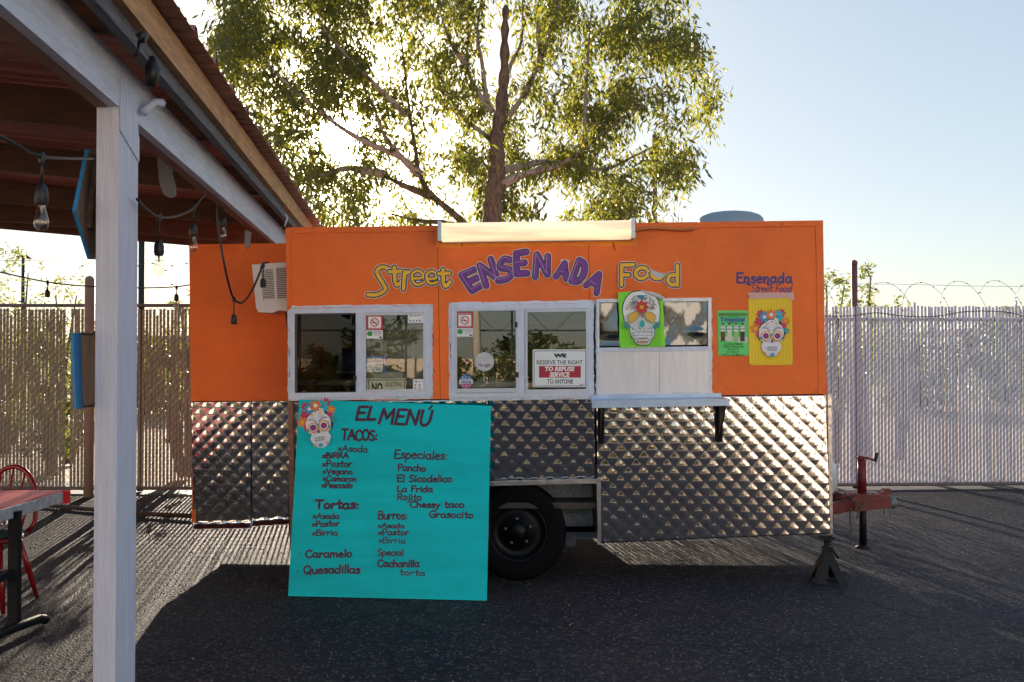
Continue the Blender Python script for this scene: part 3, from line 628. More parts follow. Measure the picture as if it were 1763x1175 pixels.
sticker_nosmoke(w1, 631.5, 541.5, .013); sticker_nosmoke(w2, 786.5, 538, .015)
def sticker_pay(par, x, y, w_, h, off, lab, low):
    A = Art(lambda a, c, o=0.: T(a, c, off+o)); A.rect(x, y, x+w_, y+h, WHT)
    A.rect(x+3, y+2.5, x+6.6, y+6, NAVY); A.rect(x+3.9, y+3.4, x+5.7, y+5.1, WHT); A.text('Square', (x+8, y+2.6, x+w_-4, y+6), paint(.05, .1, .3))
    for i in range(4 if not low else 2):
        for j in range(1 if not low else 2):
            A.rect(x+2.5+i*(w_-4)/(4 if not low else 2), y+h-4.8-j*5, x+5.3+i*(w_-4)/(4 if not low else 2), y+h-2.6-j*5, [NAVY, paint(.3, .05, .1), paint(.02, .1, .35), NAVY][(i+j) % 4])
    o = A.done('sticker', par); o['label'] = lab
sticker_pay(w1, 703, 539.5, 26, 17, .013, 'white card payment sticker in the upper corner', False)
sticker_pay(w1, 711.5, 653, 19, 19, .013, 'white card payment sticker in the lower corner', True)
A = Art(lambda a, c, o=0.: T(a, c, .015+o)); A.ell(834.5, 623, 16.4, 16.4, paint(.42, .48, .56), 36); A.ell(834.5, 623, 15.4, 15.4, paint(.55, .6, .66), 36); A.text('REVIEW US', (825, 615.5, 844, 618), paint(.35, .4, .45)); A.text('on', (832.5, 619.5, 836.5, 621.5), paint(.35, .4, .45))
for tx, x0, x1, c_, y0 in (('G', 823.5, 828.3, (.03, .12, .5), 626), ('o', 828.7, 831.9, (.5, .03, .03), 627.5), ('o', 832.3, 835.5, (.6, .35, .02), 627.5), ('g', 835.9, 839.2, (.03, .12, .5), 627.5), ('l', 839.8, 840.6, (.03, .3, .08), 625.5), ('e', 841.2, 844.6, (.5, .03, .03), 627.5)):
    A.text(tx, (x0, y0, x1, 631.2 if tx != 'g' else 633.4), paint(*c_), .02)
o = A.done('sticker', w2); o['label'] = 'round pale sticker in the middle of the pane'
A = Art(lambda a, c, o=0.: T(a, c, .015+o)); A.ell(802.5, 657, 11.8, 11.8, paint(.02, .16, .42), 32); A.poly([(791.2, 654), (813.8, 653.4), (813.8, 661), (791.4, 661.4)], WHT); A.poly([(792, 662), (813, 661.6), (811, 665.2), (806.5, 668), (802.5, 668.6), (798, 668), (794, 665)], paint(.5, .1, .25))
for k in range(3): A.flower(797+k*5.5, 649.5, 1.3, WHT, WHT, 5, sharp=True); A.flower(797+k*5.5, 664.5, 1.2, WHT, WHT, 5, sharp=True)
A.text('VOTED FOR', (794, 651, 811, 653.4), WHT); A.text('TACOS', (793.2, 655, 812, 660.4), paint(.02, .1, .35), .04)
o = A.done('sticker', w2); o['label'] = 'round red, white and blue taco sticker'
# ---- sign lettering on the wall
WLIN, DLIN, PURP, YEL = paint(.88, .9, .95), paint(.03, .035, .06), mat('purple_vinyl', (.17, .04, .30), .45, var=.25, vscale=22), mat('yellow_vinyl', (.88, .50, .03), .45, var=.12, vscale=14)
PLIN = paint(.62, .42, .6)
NLET = [0]
def cut_letter(strokes, r, fill, lab, inline=False, layers=(2.6, 1.9)):
    NLET[0] += 1; A = Art(T, .0006, .002+.0021*NLET[0] % .0168); A.stroke(strokes, r+layers[0], WLIN, .55); A.stroke(strokes, r+layers[1], DLIN, .55); A.stroke(strokes, r, fill, .5)
    if inline: A.stroke([q+np.array([-r*.45, -r*.55]) for q in inline], .32, PLIN, .3)
    o = A.done('letter', TR); o['label'] = lab
EA = [L(.5,1,.05,1,.05,0,.55,0), L(.05,.5,.42,.5)]
ENS = [('E', (813, 501, 836, 488, 818, 464, 795, 474), 'purple letter E, first of the arched word'),
       ('N', (837, 492, 857, 480, 845, 447, 826, 458), 'purple letter N, second of the arched word'),
       ('S', (858, 486, 884, 477, 877, 444, 860, 449), 'purple letter S in the arched word'),
       ('E', (890, 472, 907, 471, 908, 434, 889, 437), 'purple letter E in the middle of the arched word'),
       ('N', (921.5, 477, 944, 474, 943, 442, 924, 439), 'purple letter N with a torn tip'),
       ('A', (957, 477, 975, 481, 978, 455, 966, 453), 'purple letter A with its folded white top'),
       ('D', (984, 485, 1000, 487, 1010, 455, 997, 449), 'purple letter D in the arched word'),
       ('A', (1009, 492, 1027, 505, 1037, 474, 1026, 470), 'purple letter A, last of the arched word')]
for i, (ch, q, lab) in enumerate(ENS):
    q = [(q[0], q[1]), (q[2], q[3]), (q[4], q[5]), (q[6], q[7])]
    st = letter(ch, q, EA if ch == 'E' else None); r = 4.5 if ch != 'A' else 4.0
    cut_letter(st, r, PURP, lab, inline=[st[0]] if i % 2 == 0 else [st[-1]], layers=(2.4, 1.6))
A = Art(T, .0006, .006); A.poly([(964, 447.5), (981, 448), (980, 452.5), (968, 452.8)], paint(.55, .6, .68)); o = A.done('letter_fold', TR)
ST = [('S', [S(672, 465, 664, 461, 655, 461, 649, 468, 653, 478, 660, 489, 664, 498, 656, 505, 644, 508.5, 634, 507.5)], 'yellow letter S with a long tail'),
      ('t', [L(679, 461, 680, 484), S(680, 484, 683, 491, 689, 488, 692, 484), L(670, 468.5, 690, 467.5)], 'yellow letter t next to the tailed S'),
      ('r', [L(697, 468, 695, 498), S(697, 473, 702, 469, 708, 469.5)], 'yellow letter r'),
      ('e', [S(711, 480, 726, 479, 728, 472, 719, 466.5, 710, 473, 711, 485, 719, 491, 730, 487)], 'yellow letter e after the r'),
      ('e', [S(736, 481, 750, 479.5, 751, 472, 743, 467.5, 735, 474, 736, 484, 743, 489, 754, 486)], 'yellow letter e before the last t'),
      ('t', [L(763, 465, 763.5, 487), S(763.5, 487, 766, 493, 770, 492, 775, 486), L(756, 472, 774, 471)], 'yellow letter t, last of its word')]
for ch, st, lab in ST: cut_letter(st, 3.0 if ch != 'e' else 2.2, YEL, lab, layers=(3.0, 2.2))
A = Art(T, .0004, .0012); A.rect(690, 474, 697, 482, paint(.6, .66, .75)); A.done('letter_backing', TR)
FD = [('F', [L(1090, 456.5, 1070, 457, 1069.5, 491.5), L(1070, 474, 1082, 474)], 'yellow letter F'),
      ('o', [S(1106, 461, 1096, 466, 1095, 475, 1104, 480, 1114, 475, 1115, 466, 1106, 461)], 'yellow letter o, whole'),
      ('o', [S(1121, 472, 1126, 479, 1135, 480, 1141, 476)], 'yellow letter o, folded down so only its lower edge shows'),
      ('d', [S(1162, 474, 1153, 475, 1150, 485, 1157, 491, 1165, 488), L(1166, 457.5, 1166, 492)], 'yellow letter d')]
for ch, st, lab in FD: cut_letter(st, 3.0, YEL, lab, layers=(3.0, 2.2))
A = Art(T, .0006, .007); A.poly([(1119, 464), (1146, 474), (1139, 477.5), (1130, 479), (1121, 470)], paint(.5, .55, .64)); A.done('letter_fold', TR)
# small blue lettering over the yellow poster
A = Art(T, .0006, .002); BL = paint(.03, .04, .22)
A.stroke(word('Ensenada', 1268.5, 487, 16.5, 95, gap=.12, rot=.003), 1.75, BL, .45)
A.stroke([S(1286, 486, 1287, 490, 1292, 490.5), S(1321, 486, 1322, 490, 1327, 490)], 1.5, BL, .45)
A.stroke(word('Street Food', 1292, 503.5, 13, 70, slant=.28, gap=.06), .8, paint(.04, .05, .2), .35); A.done('logo_lettering', TR)
# ---- fluorescent sign light, conduit, vent
lf = MB(); 
pts = [(757, 386), (1088, 381), (1089, 414), (758, 419)]
lf.prism([T(x, y, .0) for x, y in pts], (0, -.03, 0)); fx = lf.build('sign_light', WHITEM, TR)
fx['label'] = 'lit fluorescent strip light with long cream diffuser'
n = 12; mb = MB()
for i in range(2):
    x, yt, yb = ((762, 386.5, 417.5), (1083, 381.6, 413.2))[i]; z0, z1 = T(x, yb).z, T(x, yt).z; X = T(x, 400).x
    mb.v += [(X, FY-.03-.10*math.sin(math.pi*k/n)**.5, z0+(z1-z0)*(1-math.cos(math.pi*k/n))/2) for k in range(n+1)]
for k in range(n): mb.f.append([k, k+1, n+2+k, n+1+k]); mb.m.append(0); mb.sm.append(True)
mb.f += [list(range(n+1)), list(range(n+1, 2*n+2))[::-1]]; mb.m += [0, 0]; mb.sm += [False, False]
DIF = bpy.data.materials.new('lit_diffuser'); DIF.use_nodes = True; nn = DIF.node_tree; b_ = nn.nodes['Principled BSDF']; b_.inputs['Base Color'].default_value = (.75, .66, .5, 1); b_.inputs['Roughness'].default_value = .35
b_.inputs['Emission Color'].default_value = (1, .72, .42, 1); b_.inputs['Emission Strength'].default_value = .6
tcn = nn.nodes.new('ShaderNodeTexCoord'); mpn = nn.nodes.new('ShaderNodeMapping'); mpn.inputs['Scale'].default_value = (1.2, 4, 14); nzn = nn.nodes.new('ShaderNodeTexNoise'); nzn.inputs['Scale'].default_value = 1.6
nn.links.new(tcn.outputs['Object'], mpn.inputs[0]); nn.links.new(mpn.outputs[0], nzn.inputs['Vector']); rpn = nn.nodes.new('ShaderNodeMapRange'); nn.links.new(nzn.outputs['Fac'], rpn.inputs[0]); rpn.inputs['From Min'].default_value = .35; rpn.inputs['From Max'].default_value = .65
rpn.inputs['To Min'].default_value = .2; rpn.inputs['To Max'].default_value = .36; nn.links.new(rpn.outputs[0], b_.inputs['Emission Strength'])
mb.build('diffuser', DIF, fx)
for xa, xb in ((756, 762), (1083, 1089)):
    k = (xa-757)*-.0145; m = MB(); m.prism([T(xa, 385+k, .0), T(xb, 385+k, .0), T(xb+.4, 419+k, .0), T(xa+.4, 419+k, .0)], (0, -.145, 0)); m.build('end_cap', ALF, fx)
m = MB(); m.tube([T(1089+i*2.6, 395.5-i*.03+1.6*math.sin(i*.18+2), .02+.0) for i in range(41)], [.011+.0022*(i % 2) for i in range(41)], 8); m.build('conduit', mat('orange_conduit', (.55, .17, .04), .5), TR)
m = MB()
for pth in ([T(1055, 418, .004), T(1057.5, 426, .012), T(1059, 431, .004)], [T(795, 420, .004), T(796, 425, .01)]): m.tube(pth, .003, 5)
m.build('wire_stub', BLACK, TR)
vc = P(1258, 392, 8.2); m = MB()
m.lathe((vc.x, 8.2, ztop(vc.x)-.02), (0, 0, 1), [(.27, 0), (.27, .15), (.262, .19), (.24, .215), (.19, .235), (.12, .247), (.05, .25), (0, .25)], 40)
m.build('roof_vent', mat('grey_blue_vent', (.22, .30, .38), .5), TR)
# ---- tongue, jack, coupler, chain
HY = FY+1.0
def HP(x, y, d=0.): return P(x, y, HY+d)
m = MB(); m.bar(HP(1380, 885, -.25), HP(1478, 867, -.02), .06, .09); m.build('drawbar', REDMET, TR)
m = MB(); m.bar(HP(1380, 852, .45), HP(1490, 862, .05), .06, .08); m.build('drawbar', REDMET, TR)
m = MB(); m.bar(HP(1466, 871, -.03), HP(1530, 863.5, 0), .11, .085); m.bar(HP(1500, 858, -.02), HP(1526, 845, -.02), .03, .02); m.box(HP(1521, 842, -.03), HP(1530, 852, .01)); m.build('coupler', REDMET, TR)
m = MB(); m.lathe(HP(1533, 866, 0), (1, 0, -.15), [(.045, -.03), (.05, 0), (.046, .03), (.03, .045), (0, .05)], 16); m.tube([HP(1522, 872, -.03), HP(1522, 886, -.03)], .006, 6); m.tube([HP(1531, 872, -.03), HP(1533, 890, -.03)], .005, 6); m.build('coupler_socket', GALV, TR)
m = MB(); m.box(HP(1452, 852, -.09), HP(1508, 857, .12)); m.tube([HP(1440, 858, -.1), HP(1470, 853, -.1)], .012, 6)
for k in range(7): m.lathe(HP(1455+k*8, 852, -.05+.02*(k % 2)), (0, 0, 1), [(.012, -.01), (.012, .012), (0, .014)], 6)
m.build('tongue_plate', REDMET, TR)
jk = MB(); jk.tube([HP(1484, 850), HP(1483.5, 794)], .036, 16); jk.lathe(HP(1483.5, 794), (0, 0, 1), [(.036, 0), (.036, .008), (.02, .014), (0, .014)], 16); jo = jk.build('jack', REDMET, TR)
m = MB(); m.tube([HP(1486, 942), HP(1485, 850)], .029, 14); m.lathe(HP(1486, 944), (0, 0, 1), [(0, 0), (.062, 0), (.062, .01), (.03, .03)], 16); m.build('jack_foot', BLKMET, jo)
m = MB(); m.lathe(HP(1484, 790, -.035), (0, 1, 0), [(0, 0), (.02, 0), (.022, .07), (0, .07)], 12); m.tube([HP(1485, 788, -.03), HP(1494, 789, -.04), HP(1508, 794, -.04)], .009, 8); m.build('crank', REDMET, jo)
m = MB(); m.tube([HP(1507, 795, -.04), HP(1508, 788, -.04), HP(1510, 779.5, -.04)], [.011, .014, .017], 10); m.build('crank_grip', BLACK, jo)
def chain(pts, r=.011):
    ch = MB(); pts = [Vector(p) for p in pts]; acc = []
    for a, c in zip(pts[:-1], pts[1:]):
        n_ = max(1, int((c-a).length/(r*2.4)))
        for i in range(n_): acc.append((a.lerp(c, i/n_), (c-a).normalized()))
    for i, (p, d) in enumerate(acc):
        s_ = d.orthogonal().normalized() if i % 2 else d.cross(d.orthogonal()).normalized()
        ch.tube([p+d*(r*1.7*math.cos(t))+s_*(r*.9*math.sin(t)) for t in [2*math.pi*k/8 for k in range(8)]], r*.28, 5, closed=True)
    ch.build('safety_chain', mat('chain_steel', (.16, .13, .12), .5, metal=.8), TR)
chain([HP(1466, 858, -.13), HP(1475, 868, -.14), HP(1478, 884, -.14), HP(1474, 896, -.12)]); chain([HP(1463, 880, -.12), HP(1465, 915, -.12), HP(1463, 950, -.12), HP(1470, 955, -.1), HP(1478, 956, -.12)])
chain([HP(1462, 856, -.12), HP(1472, 862, -.13), HP(1484, 875, -.12), HP(1492, 862, -.1)])
m = MB(); p = P(1437, 845, HY+.35); zt = P(1437, 790, HY+.35).z; z0_ = P(1437, 850, HY+.35).z-.02; R_ = .15
m.lathe((P(1440, 820, HY+.35).x-R_, HY+.35, z0_), (0, 0, 1), [(.1, -.04), (.1, .0), (R_, .03), (R_, zt-z0_-.09), (R_*.85, zt-z0_-.03), (.05, zt-z0_), (0, zt-z0_)], 28)
tag(m.build('gas_cylinder', mat('white_cylinder_paint', (.7, .76, .8), .4)), 'white gas cylinder mostly hidden behind the right end of the trailer', 'gas cylinder')
# ---- jack stand
JS = thing('jack_stand', G(1424, 1003), 'black steel jack stand under the right corner of the trailer', 'jack stand')
jc = G(1424, 1000); jx, jy = jc.x, jc.y; zt = P(1424, 922, jy).z-.0
top_ = .215; fo = .112; tp = .024; legs = [(-1, -1), (1, -1), (1, 1), (-1, 1)]
for k in range(4):   # four flared sheet sides with an arched gap
    a, c = legs[k], legs[(k+1) % 4]
    t0, t1 = Vector((jx+a[0]*tp, jy+a[1]*tp, top_)), Vector((jx+c[0]*tp, jy+c[1]*tp, top_)); f0, f1 = Vector((jx+a[0]*fo, jy+a[1]*fo, .0)), Vector((jx+c[0]*fo, jy+c[1]*fo, .0))
    g0 = f0.lerp(f1, .28); g1 = f0.lerp(f1, .72); mid = t0.lerp(t1, .5).lerp(f0.lerp(f1, .5), .42)
    m = MB(); nrm = (f0-t0).cross(t1-t0).normalized()*.004; m.prism([t0, t1, f1, g1, mid, g0, f0], -nrm); m.build('leg', BLKMET, JS)
m = MB(); m.tube([(jx, jy, top_-.03), (jx, jy, zt-.03)], .02, 12); m.box((jx-.03, jy-.03, top_-.005), (jx+.03, jy+.03, top_+.03)); m.build('column', BLKMET, JS)
m = MB()
for k in range(5): m.box((jx+.018, jy-.012, top_+.04+k*.02), (jx+.03, jy+.012, top_+.05+k*.02))
m.bar((jx+.02, jy-.03, top_+.02), (jx+.07, jy-.04, top_-.05), .012, .02); m.build('ratchet', BLKMET, JS)
m = MB(); m.box((jx-.05, jy-.025, zt-.03), (jx+.05, jy+.025, zt-.008)); m.build('saddle', BLKMET, JS)
# ---- air conditioner hung out of the left end wall
AY = FY+.12; A0 = onplane((0, AY, 0), (0, -1, 0))
AC = thing('air_conditioner', A0(470, 533), 'white window air conditioner with slotted side, jutting from the left end of the orange trailer', 'air conditioner')
WPL = mat('white_plastic', (.68, .67, .70), .5, var=.06)
q = [(433.5, 456), (499, 451), (501, 530), (441, 532)]; ax_ = lambda u, v: ((q[0][0]*(1-u)+q[1][0]*u)*(1-v)+(q[3][0]*(1-u)+q[2][0]*u)*v, (q[0][1]*(1-u)+q[1][1]*u)*(1-v)+(q[3][1]*(1-u)+q[2][1]*u)*v)
m = MB(); m.prism([A0(x, y, -.02) for x, y in q], (0, .36, 0)); m.build('casing', WPL, AC)
m = MB(); m.ring([A0(x, y, 0) for x, y in q], [A0(*ax_(u, v)) for u, v in ((.22, .12), (1, .12), (1, .80), (.22, .80))], (0, .0195, 0)); m.build('side_plate', WPL, AC)
m = MB(); m.prism([A0(*ax_(u, v), .002) for u, v in ((.55, .12), (.63, .12), (.63, .8), (.55, .8))], (0, .018, 0)); m.build('divider', WPL, AC)
m = MB(); m.prism([A0(*ax_(u, v), -.0192) for u, v in ((.225, .125), (1, .125), (1, .795), (.225, .795))], (0, .0006, 0)); m.build('vent_opening', DARKIN, AC)
for k in range(17):
    v = .135+k*.04
    m = MB(); m.prism([A0(*ax_(u, vv), -.004) for u, vv in ((.225, v), (.545, v), (.545, v+.019), (.225, v+.019))], (0, .012, .0)); m.build('slat', WPL, AC)
    m = MB(); m.prism([A0(*ax_(u, vv), -.004) for u, vv in ((.635, v), (1, v), (1, v+.019), (.635, v+.019))], (0, .012, .0)); m.build('slat', WPL, AC)
m = MB(); m.prism([A0(443, 531, .012), A0(498, 528, .012), A0(497, 536, .012), A0(480, 535, .012), A0(470, 539, .012), A0(445, 538, .012)], (0, .3, 0)); m.build('base_tray', WPL, AC)
m = MB(); m.tube([A0(487, 537, -.1), A0(488, 580, -.16), A0(489, 610, -.18)], .008, 6); m.tube([A0(489, 598, -.18), A0(489.5, 612, -.18)], .016, 6); m.build('power_cord', BLACK, AC)
# ---------------------------------------------------------------- menu board
bl, br = G(496, 1026.5), G(838, 1034.5); tl_, tr_ = P(515, 688, FY-.04), P(845, 699, FY-.045)
nb = (br-bl).cross(tl_-bl).normalized(); nb = nb if nb.y < 0 else -nb
MN = thing('menu_board', bl.lerp(br, .5), 'turquoise plywood menu board, hand lettered, leaning against the food trailer', 'menu board')
BP = onplane(bl, nb); cor = [BP(496, 1026.5), BP(838, 1034.5), BP(845, 699), BP(515, 688)]
m = MB(); m.prism(cor, -nb*.012); m.build('board', TEAL, MN)
INK = mat('maroon_marker', (.055, .012, .05), .5, var=.3, vscale=30)
def mtext(rows):
    A = Art(BP, .00002, .0012)
    for t, x, y, h, w_, r, wt in rows: A.stroke(word(t, x, y, h*.96, w_, rot=r, wob=.035, slant=.05, gap=.07), wt*1.1, INK, .42)
    return A
def mblock(rows, lab):
    o = mtext(rows).done('lettering', MN); o['label'] = lab
A = Art(BP, .0001, .0012); A.stroke(word('EL', 612, 723, 22, 34, slant=.25), 2.5, INK, .5); A.stroke(word('MENU', 652, 729, 25, 88, slant=.2, rot=.045, gap=.13), 2.6, INK, .5); A.stroke([np.array([(739, 705), (744, 699)])], 1.7, INK, .4)
o = A.done('lettering', MN); o['label'] = 'big maroon EL MENÚ heading'
mblock([('TACOS:', 588, 757, 18, 62, .03, 1.75)], 'TACOS heading'); 
mblock([('xAsada', 582, 777, 11, 51, .04, 1.0), ('xBIRRA', 555, 789, 9.5, 45, .0, 1.25), ('xPastor', 555, 803.5, 10.5, 51, .01, 1.15), ('xVegano', 556, 816, 9.5, 51, .02, 1.1), ('xCamaron', 556, 828.5, 9.5, 58, .02, 1.1), ('xPescado', 554, 840, 9.5, 53, .01, 1.2)], 'list of six tacos')
mblock([('Tortas:', 543, 876, 15, 76, .0, 1.9)], 'Tortas heading'); mblock([('xAsada', 539, 893.5, 10, 45, .0, 1.05), ('xPastor', 538, 907, 9.5, 46, -.02, 1.2), ('xBirria', 538, 922, 10, 43, .0, 1.05)], 'list of three tortas')
mblock([('.', 514, 958, 12, 3, 0, 1.3), ('Caramelo', 526, 960, 13, 80, -.01, 1.45)], 'Caramelo line'); mblock([('.', 511, 988, 12, 3, 0, 1.4), ('Quesadillas', 523, 988, 14, 97, -.01, 1.5)], 'Quesadillas line')
mblock([('Especiales:', 679, 789, 15, 92, .03, 1.3)], 'Especiales heading')
mblock([('Pancho', 685, 811, 12, 48, .02, 1.2), ('El Sicodelico', 684, 830, 12, 94, .0, 1.3), ('La Frida', 684, 847, 11, 61, .01, 1.25), ('Rojito', 684, 861, 11, 42, .01, 1.2), ('Chessy taco', 706, 874, 11, 93, .0, 1.25), ('Grasocito', 739, 891, 11.5, 76, .02, 1.2)], 'list of specials')
mblock([('.', 682, 806, 9, 2, 0, .8), ('.', 680, 825, 9, 2, 0, .8), ('.', 680, 841, 9, 2, 0, .8), ('.', 678, 857, 9, 2, 0, .8), ('.', 699, 870, 9, 2, 0, .8), ('.', 734, 887, 9, 2, 0, .8)], 'row of bullet dots')
mblock([('Burros:', 651, 894, 14, 51, .0, 1.3)], 'Burros heading'); mblock([('xAsada', 651, 909, 9, 45, .02, 1.0), ('xPastor', 651, 921.5, 10, 53, .0, 1.1), ('xBirria', 652, 935, 10, 46, .02, .9)], 'list of three burros')
mblock([('Special', 650, 957, 11.5, 44, .0, 1.1)], 'Special heading'); mblock([('.', 646, 967, 9, 2, 0, .9), ('Cachanilla', 650, 976, 12, 72, .0, 1.35), ('torta', 688, 990, 10, 44, .04, .95)], 'Cachanilla torta line')
# sugar skull prints: generic calavera drawn from simple shapes
C_ = dict(bone=(.78, .82, .92), orange=(.8, .22, .03), blue=(.03, .32, .55), cyan=(.02, .5, .6), red=(.55, .02, .08), pink=(.65, .03, .2), yel=(.8, .5, .04), pur=(.16, .01, .22), navy=(.02, .02, .09), wh=(.8, .83, .88), teal=(.02, .3, .33))
def pc(k): return paint(*C_[k])
def calavera(A, cx, cy, s, rot=0.):
    c, q = math.cos(rot), math.sin(rot)
    def X(x, y): return (cx+(x*c-y*q)*s, cy+(x*q+y*c)*s)
    def fl(x, y, r, a, b, k=7, sh=False, d=.4): A.flower(*X(x, y), r*s, pc(a), pc(b), k, d, rot+x, sh)
    def el(x, y, a, b, m, n=20, rr=0.): A.ell(*X(x, y), a*s, b*s, pc(m) if isinstance(m, str) else m, n, rot+rr)
    el(0, -2, 26, 24, 'navy', 30)
    for f in ((-22, -20, 9, 'red', 'pink', 6), (-18, -34, 9, 'red', 'red', 8), (18, -36, 9, 'red', 'pink', 8), (-28, -8, 10, 'orange', 'yel', 6), (-22, 4, 6, 'pink', 'red', 9), (-12, -29, 11, 'blue', 'wh', 8), (12, -30, 12, 'cyan', 'blue', 9), (26, -22, 8, 'orange', 'yel', 6), (22, -13, 6, 'pink', 'red', 9), (27, -4, 6, 'teal', 'cyan', 6)): fl(*f)
    fl(0, -33, 12, 'orange', 'wh', 8, True); fl(8, -22, 6, 'wh', 'yel', 5)
    pts = [(-22, 2), (-21, -8), (-14, -17), (0, -24), (14, -17), (21, -8), (22, 2), (20, 12), (15, 17), (18, 24), (14, 33), (8, 40), (0, 42), (-8, 40), (-14, 33), (-18, 24), (-15, 17), (-20, 12)]
    P_ = crom([X(*p) for p in pts+pts[:1]], 4)[:-1]; A.poly([tuple(p) for p in P_], pc('bone'))
    for sx in (-1, 1):
        A.stroke([crom([X(sx*16, -9), X(sx*9, -9), X(sx*3, -4)], 5)], .75*s, pc('pur'), .3*max(s, .8))
        for k in range(14):
            a = 2*math.pi*k/14; el(sx*10+math.cos(a)*8.6, 5+math.sin(a)*8.4, 1.6, 1.6, 'yel', 7)
        el(sx*10, 5, 8.3, 8.0, 'orange'); el(sx*10, 5, 7.2, 7, 'wh'); el(sx*10, 5, 5.4, 5.2, 'pur'); el(sx*10, 5, 2, 2, 'pink', 8)
        for k in range(7): el(sx*(4+k*2.4), -12+abs(k-3)*.9+5*(k/7)**2-1.4, .7, .7, 'navy' if k % 2 else 'cyan', 6)
        for k in range(5): el(sx*(6+k*2.6), 15.5-k*.3, .6, .6, 'navy', 6)
        fl(sx*8, -17, 3.2, 'yel', 'wh', 5); fl(sx*19, 9, 3, 'teal', 'blue', 5); fl(sx*12, 36, 2.6, 'orange', 'wh', 5)
    A.poly([X(0, 10), X(2.8, 16), X(.6, 17.5), X(0, 16), X(-.6, 17.5), X(-2.8, 16)], pc('pur')); A.poly([X(-2, -20), X(0, -18.4), X(2, -20), X(1, -21.5), X(0, -20.6), X(-1, -21.5)], pc('pink')); fl(0, 2, 2.3, 'cyan', 'blue', 5)
    for j in range(2):
        for k in range(7): x = (k-3)*2.5; A.poly([X(x-.9, 24+j*4.2), X(x+.9, 24+j*4.2), X(x+.9, 27+j*4.2), X(x-.9, 27+j*4.2)], paint(.3, .32, .33))
    fl(0, 39, 4.5, 'blue', 'cyan', 7)
A = Art(BP, .00035, .0016); calavera(A, 549, 731, .98, -.16); o = A.done('skull_print', MN); o['label'] = 'colourful sugar skull print with flower crown'
# ---- posters
def poster(name, quad, off, label, draw, cat='poster', curl=None, mt=None, base_col=None):
    c = [T(x, y, off) for x, y in quad]; t = thing(name, (c[0]+c[2])/2+Vector((0, 0, -.2)), label, cat)
    m = MB(); m.prism(c, (0, .0012, 0)); m.build('sheet', mt or base_col, t)
    A = Art(lambda x, y, o=0.: T(x, y, off+o), .0003, .0006); draw(A); A.done('print', t); return t
def d_yellow(A):
    for k in range(14): A.rect(1291+k*5.3, 516, 1293.2+k*5.3, 626, paint(.94, .70, .03)) if k < 14 else None
    calavera(A, 1327, 574, .96, .0)
YP = mat('yellow_sheet', (.86, .60, .01), .5, var=.08)
def rounded(x0, y0, x1, y1, r, sk=0.):
    p = []
    for cx, cy, a0 in ((x1-r, y0+r, -90), (x1-r, y1-r, 0), (x0+r, y1-r, 90), (x0+r, y0+r, 180)):
        for k in range(5): a = math.radians(a0+k*22.5); p.append((cx+r*math.cos(a)+sk*(cy-y0), cy+r*math.sin(a)))
    return p
yt = poster('skull_poster', rounded(1288, 512, 1363, 629, 5, .015), .004, 'yellow poster of a sugar skull crowned with flowers, taped under the blue lettering', d_yellow, mt=YP)
m = MB(); m.prism([T(x, y, .0085) for x, y in ((1287, 504), (1366, 504), (1367, 517), (1361, 517.5), (1357, 513), (1290, 515))], (0, .0006, 0)); m.build('tape', mat('pinkish_tape', (.62, .36, .36), .35), yt)
def d_trop(A):
    G1 = paint(.05, .55, .12); A.rect(1237, 539, 1286, 545, paint(.04, .38, .08)); A.text('Refresca Tropical', (1238, 540, 1283, 544.6), paint(.25, .06, .02), .02)
    A.ell(1263, 551, 17, 6.5, paint(.02, .35, .2)); A.ell(1263, 551, 16, 5.7, G1); A.text('Tropical', (1238.5, 546.5, 1282, 556.5), paint(.05, .08, .4), .05)
    A.poly([(1239, 580), (1286, 580), (1286, 591), (1239, 586)], paint(.6, .75, .6))
    for k, cc in enumerate(((.12, .06, .02), (.7, .7, .55), (.35, .6, .2), (.05, .03, .03))):
        x = 1239.5+k*11.2; A.rect(x+1, 562, x+8.5, 588, paint(*cc)); A.ell(x+4.7, 562, 3.7, 3.2, paint(.5, .6, .55)); A.rect(x+1, 564, x+8.5, 571, WHT); A.rect(x+1, 566, x+8.5, 568, paint(.2, .2, .22)); A.rect(x+3, 556, x+6.5, 560, paint(.02, .04, .06) if k != 2 else paint(.02, .25, .08))
    for i, (t, a, c) in enumerate((('Costco Meals', 1246, 1278), ('100% Natural', 1244, 1279), ('Enjoy it', 1252, 1271), ('Original', 1251, 1272), ('Hecho en Mexico', 1243, 1282))): A.text(t, (a, 590.5+i*4.7, c, 594.2+i*4.7), paint(.05, .12, .03), .01)
poster('drinks_poster', rounded(1235, 535, 1287.5, 613, 3, .02), .004, 'small green poster with four bottles beside the serving hatch', d_trop, mt=mat('green_sheet', (.12, .72, .20), .5, var=.05))
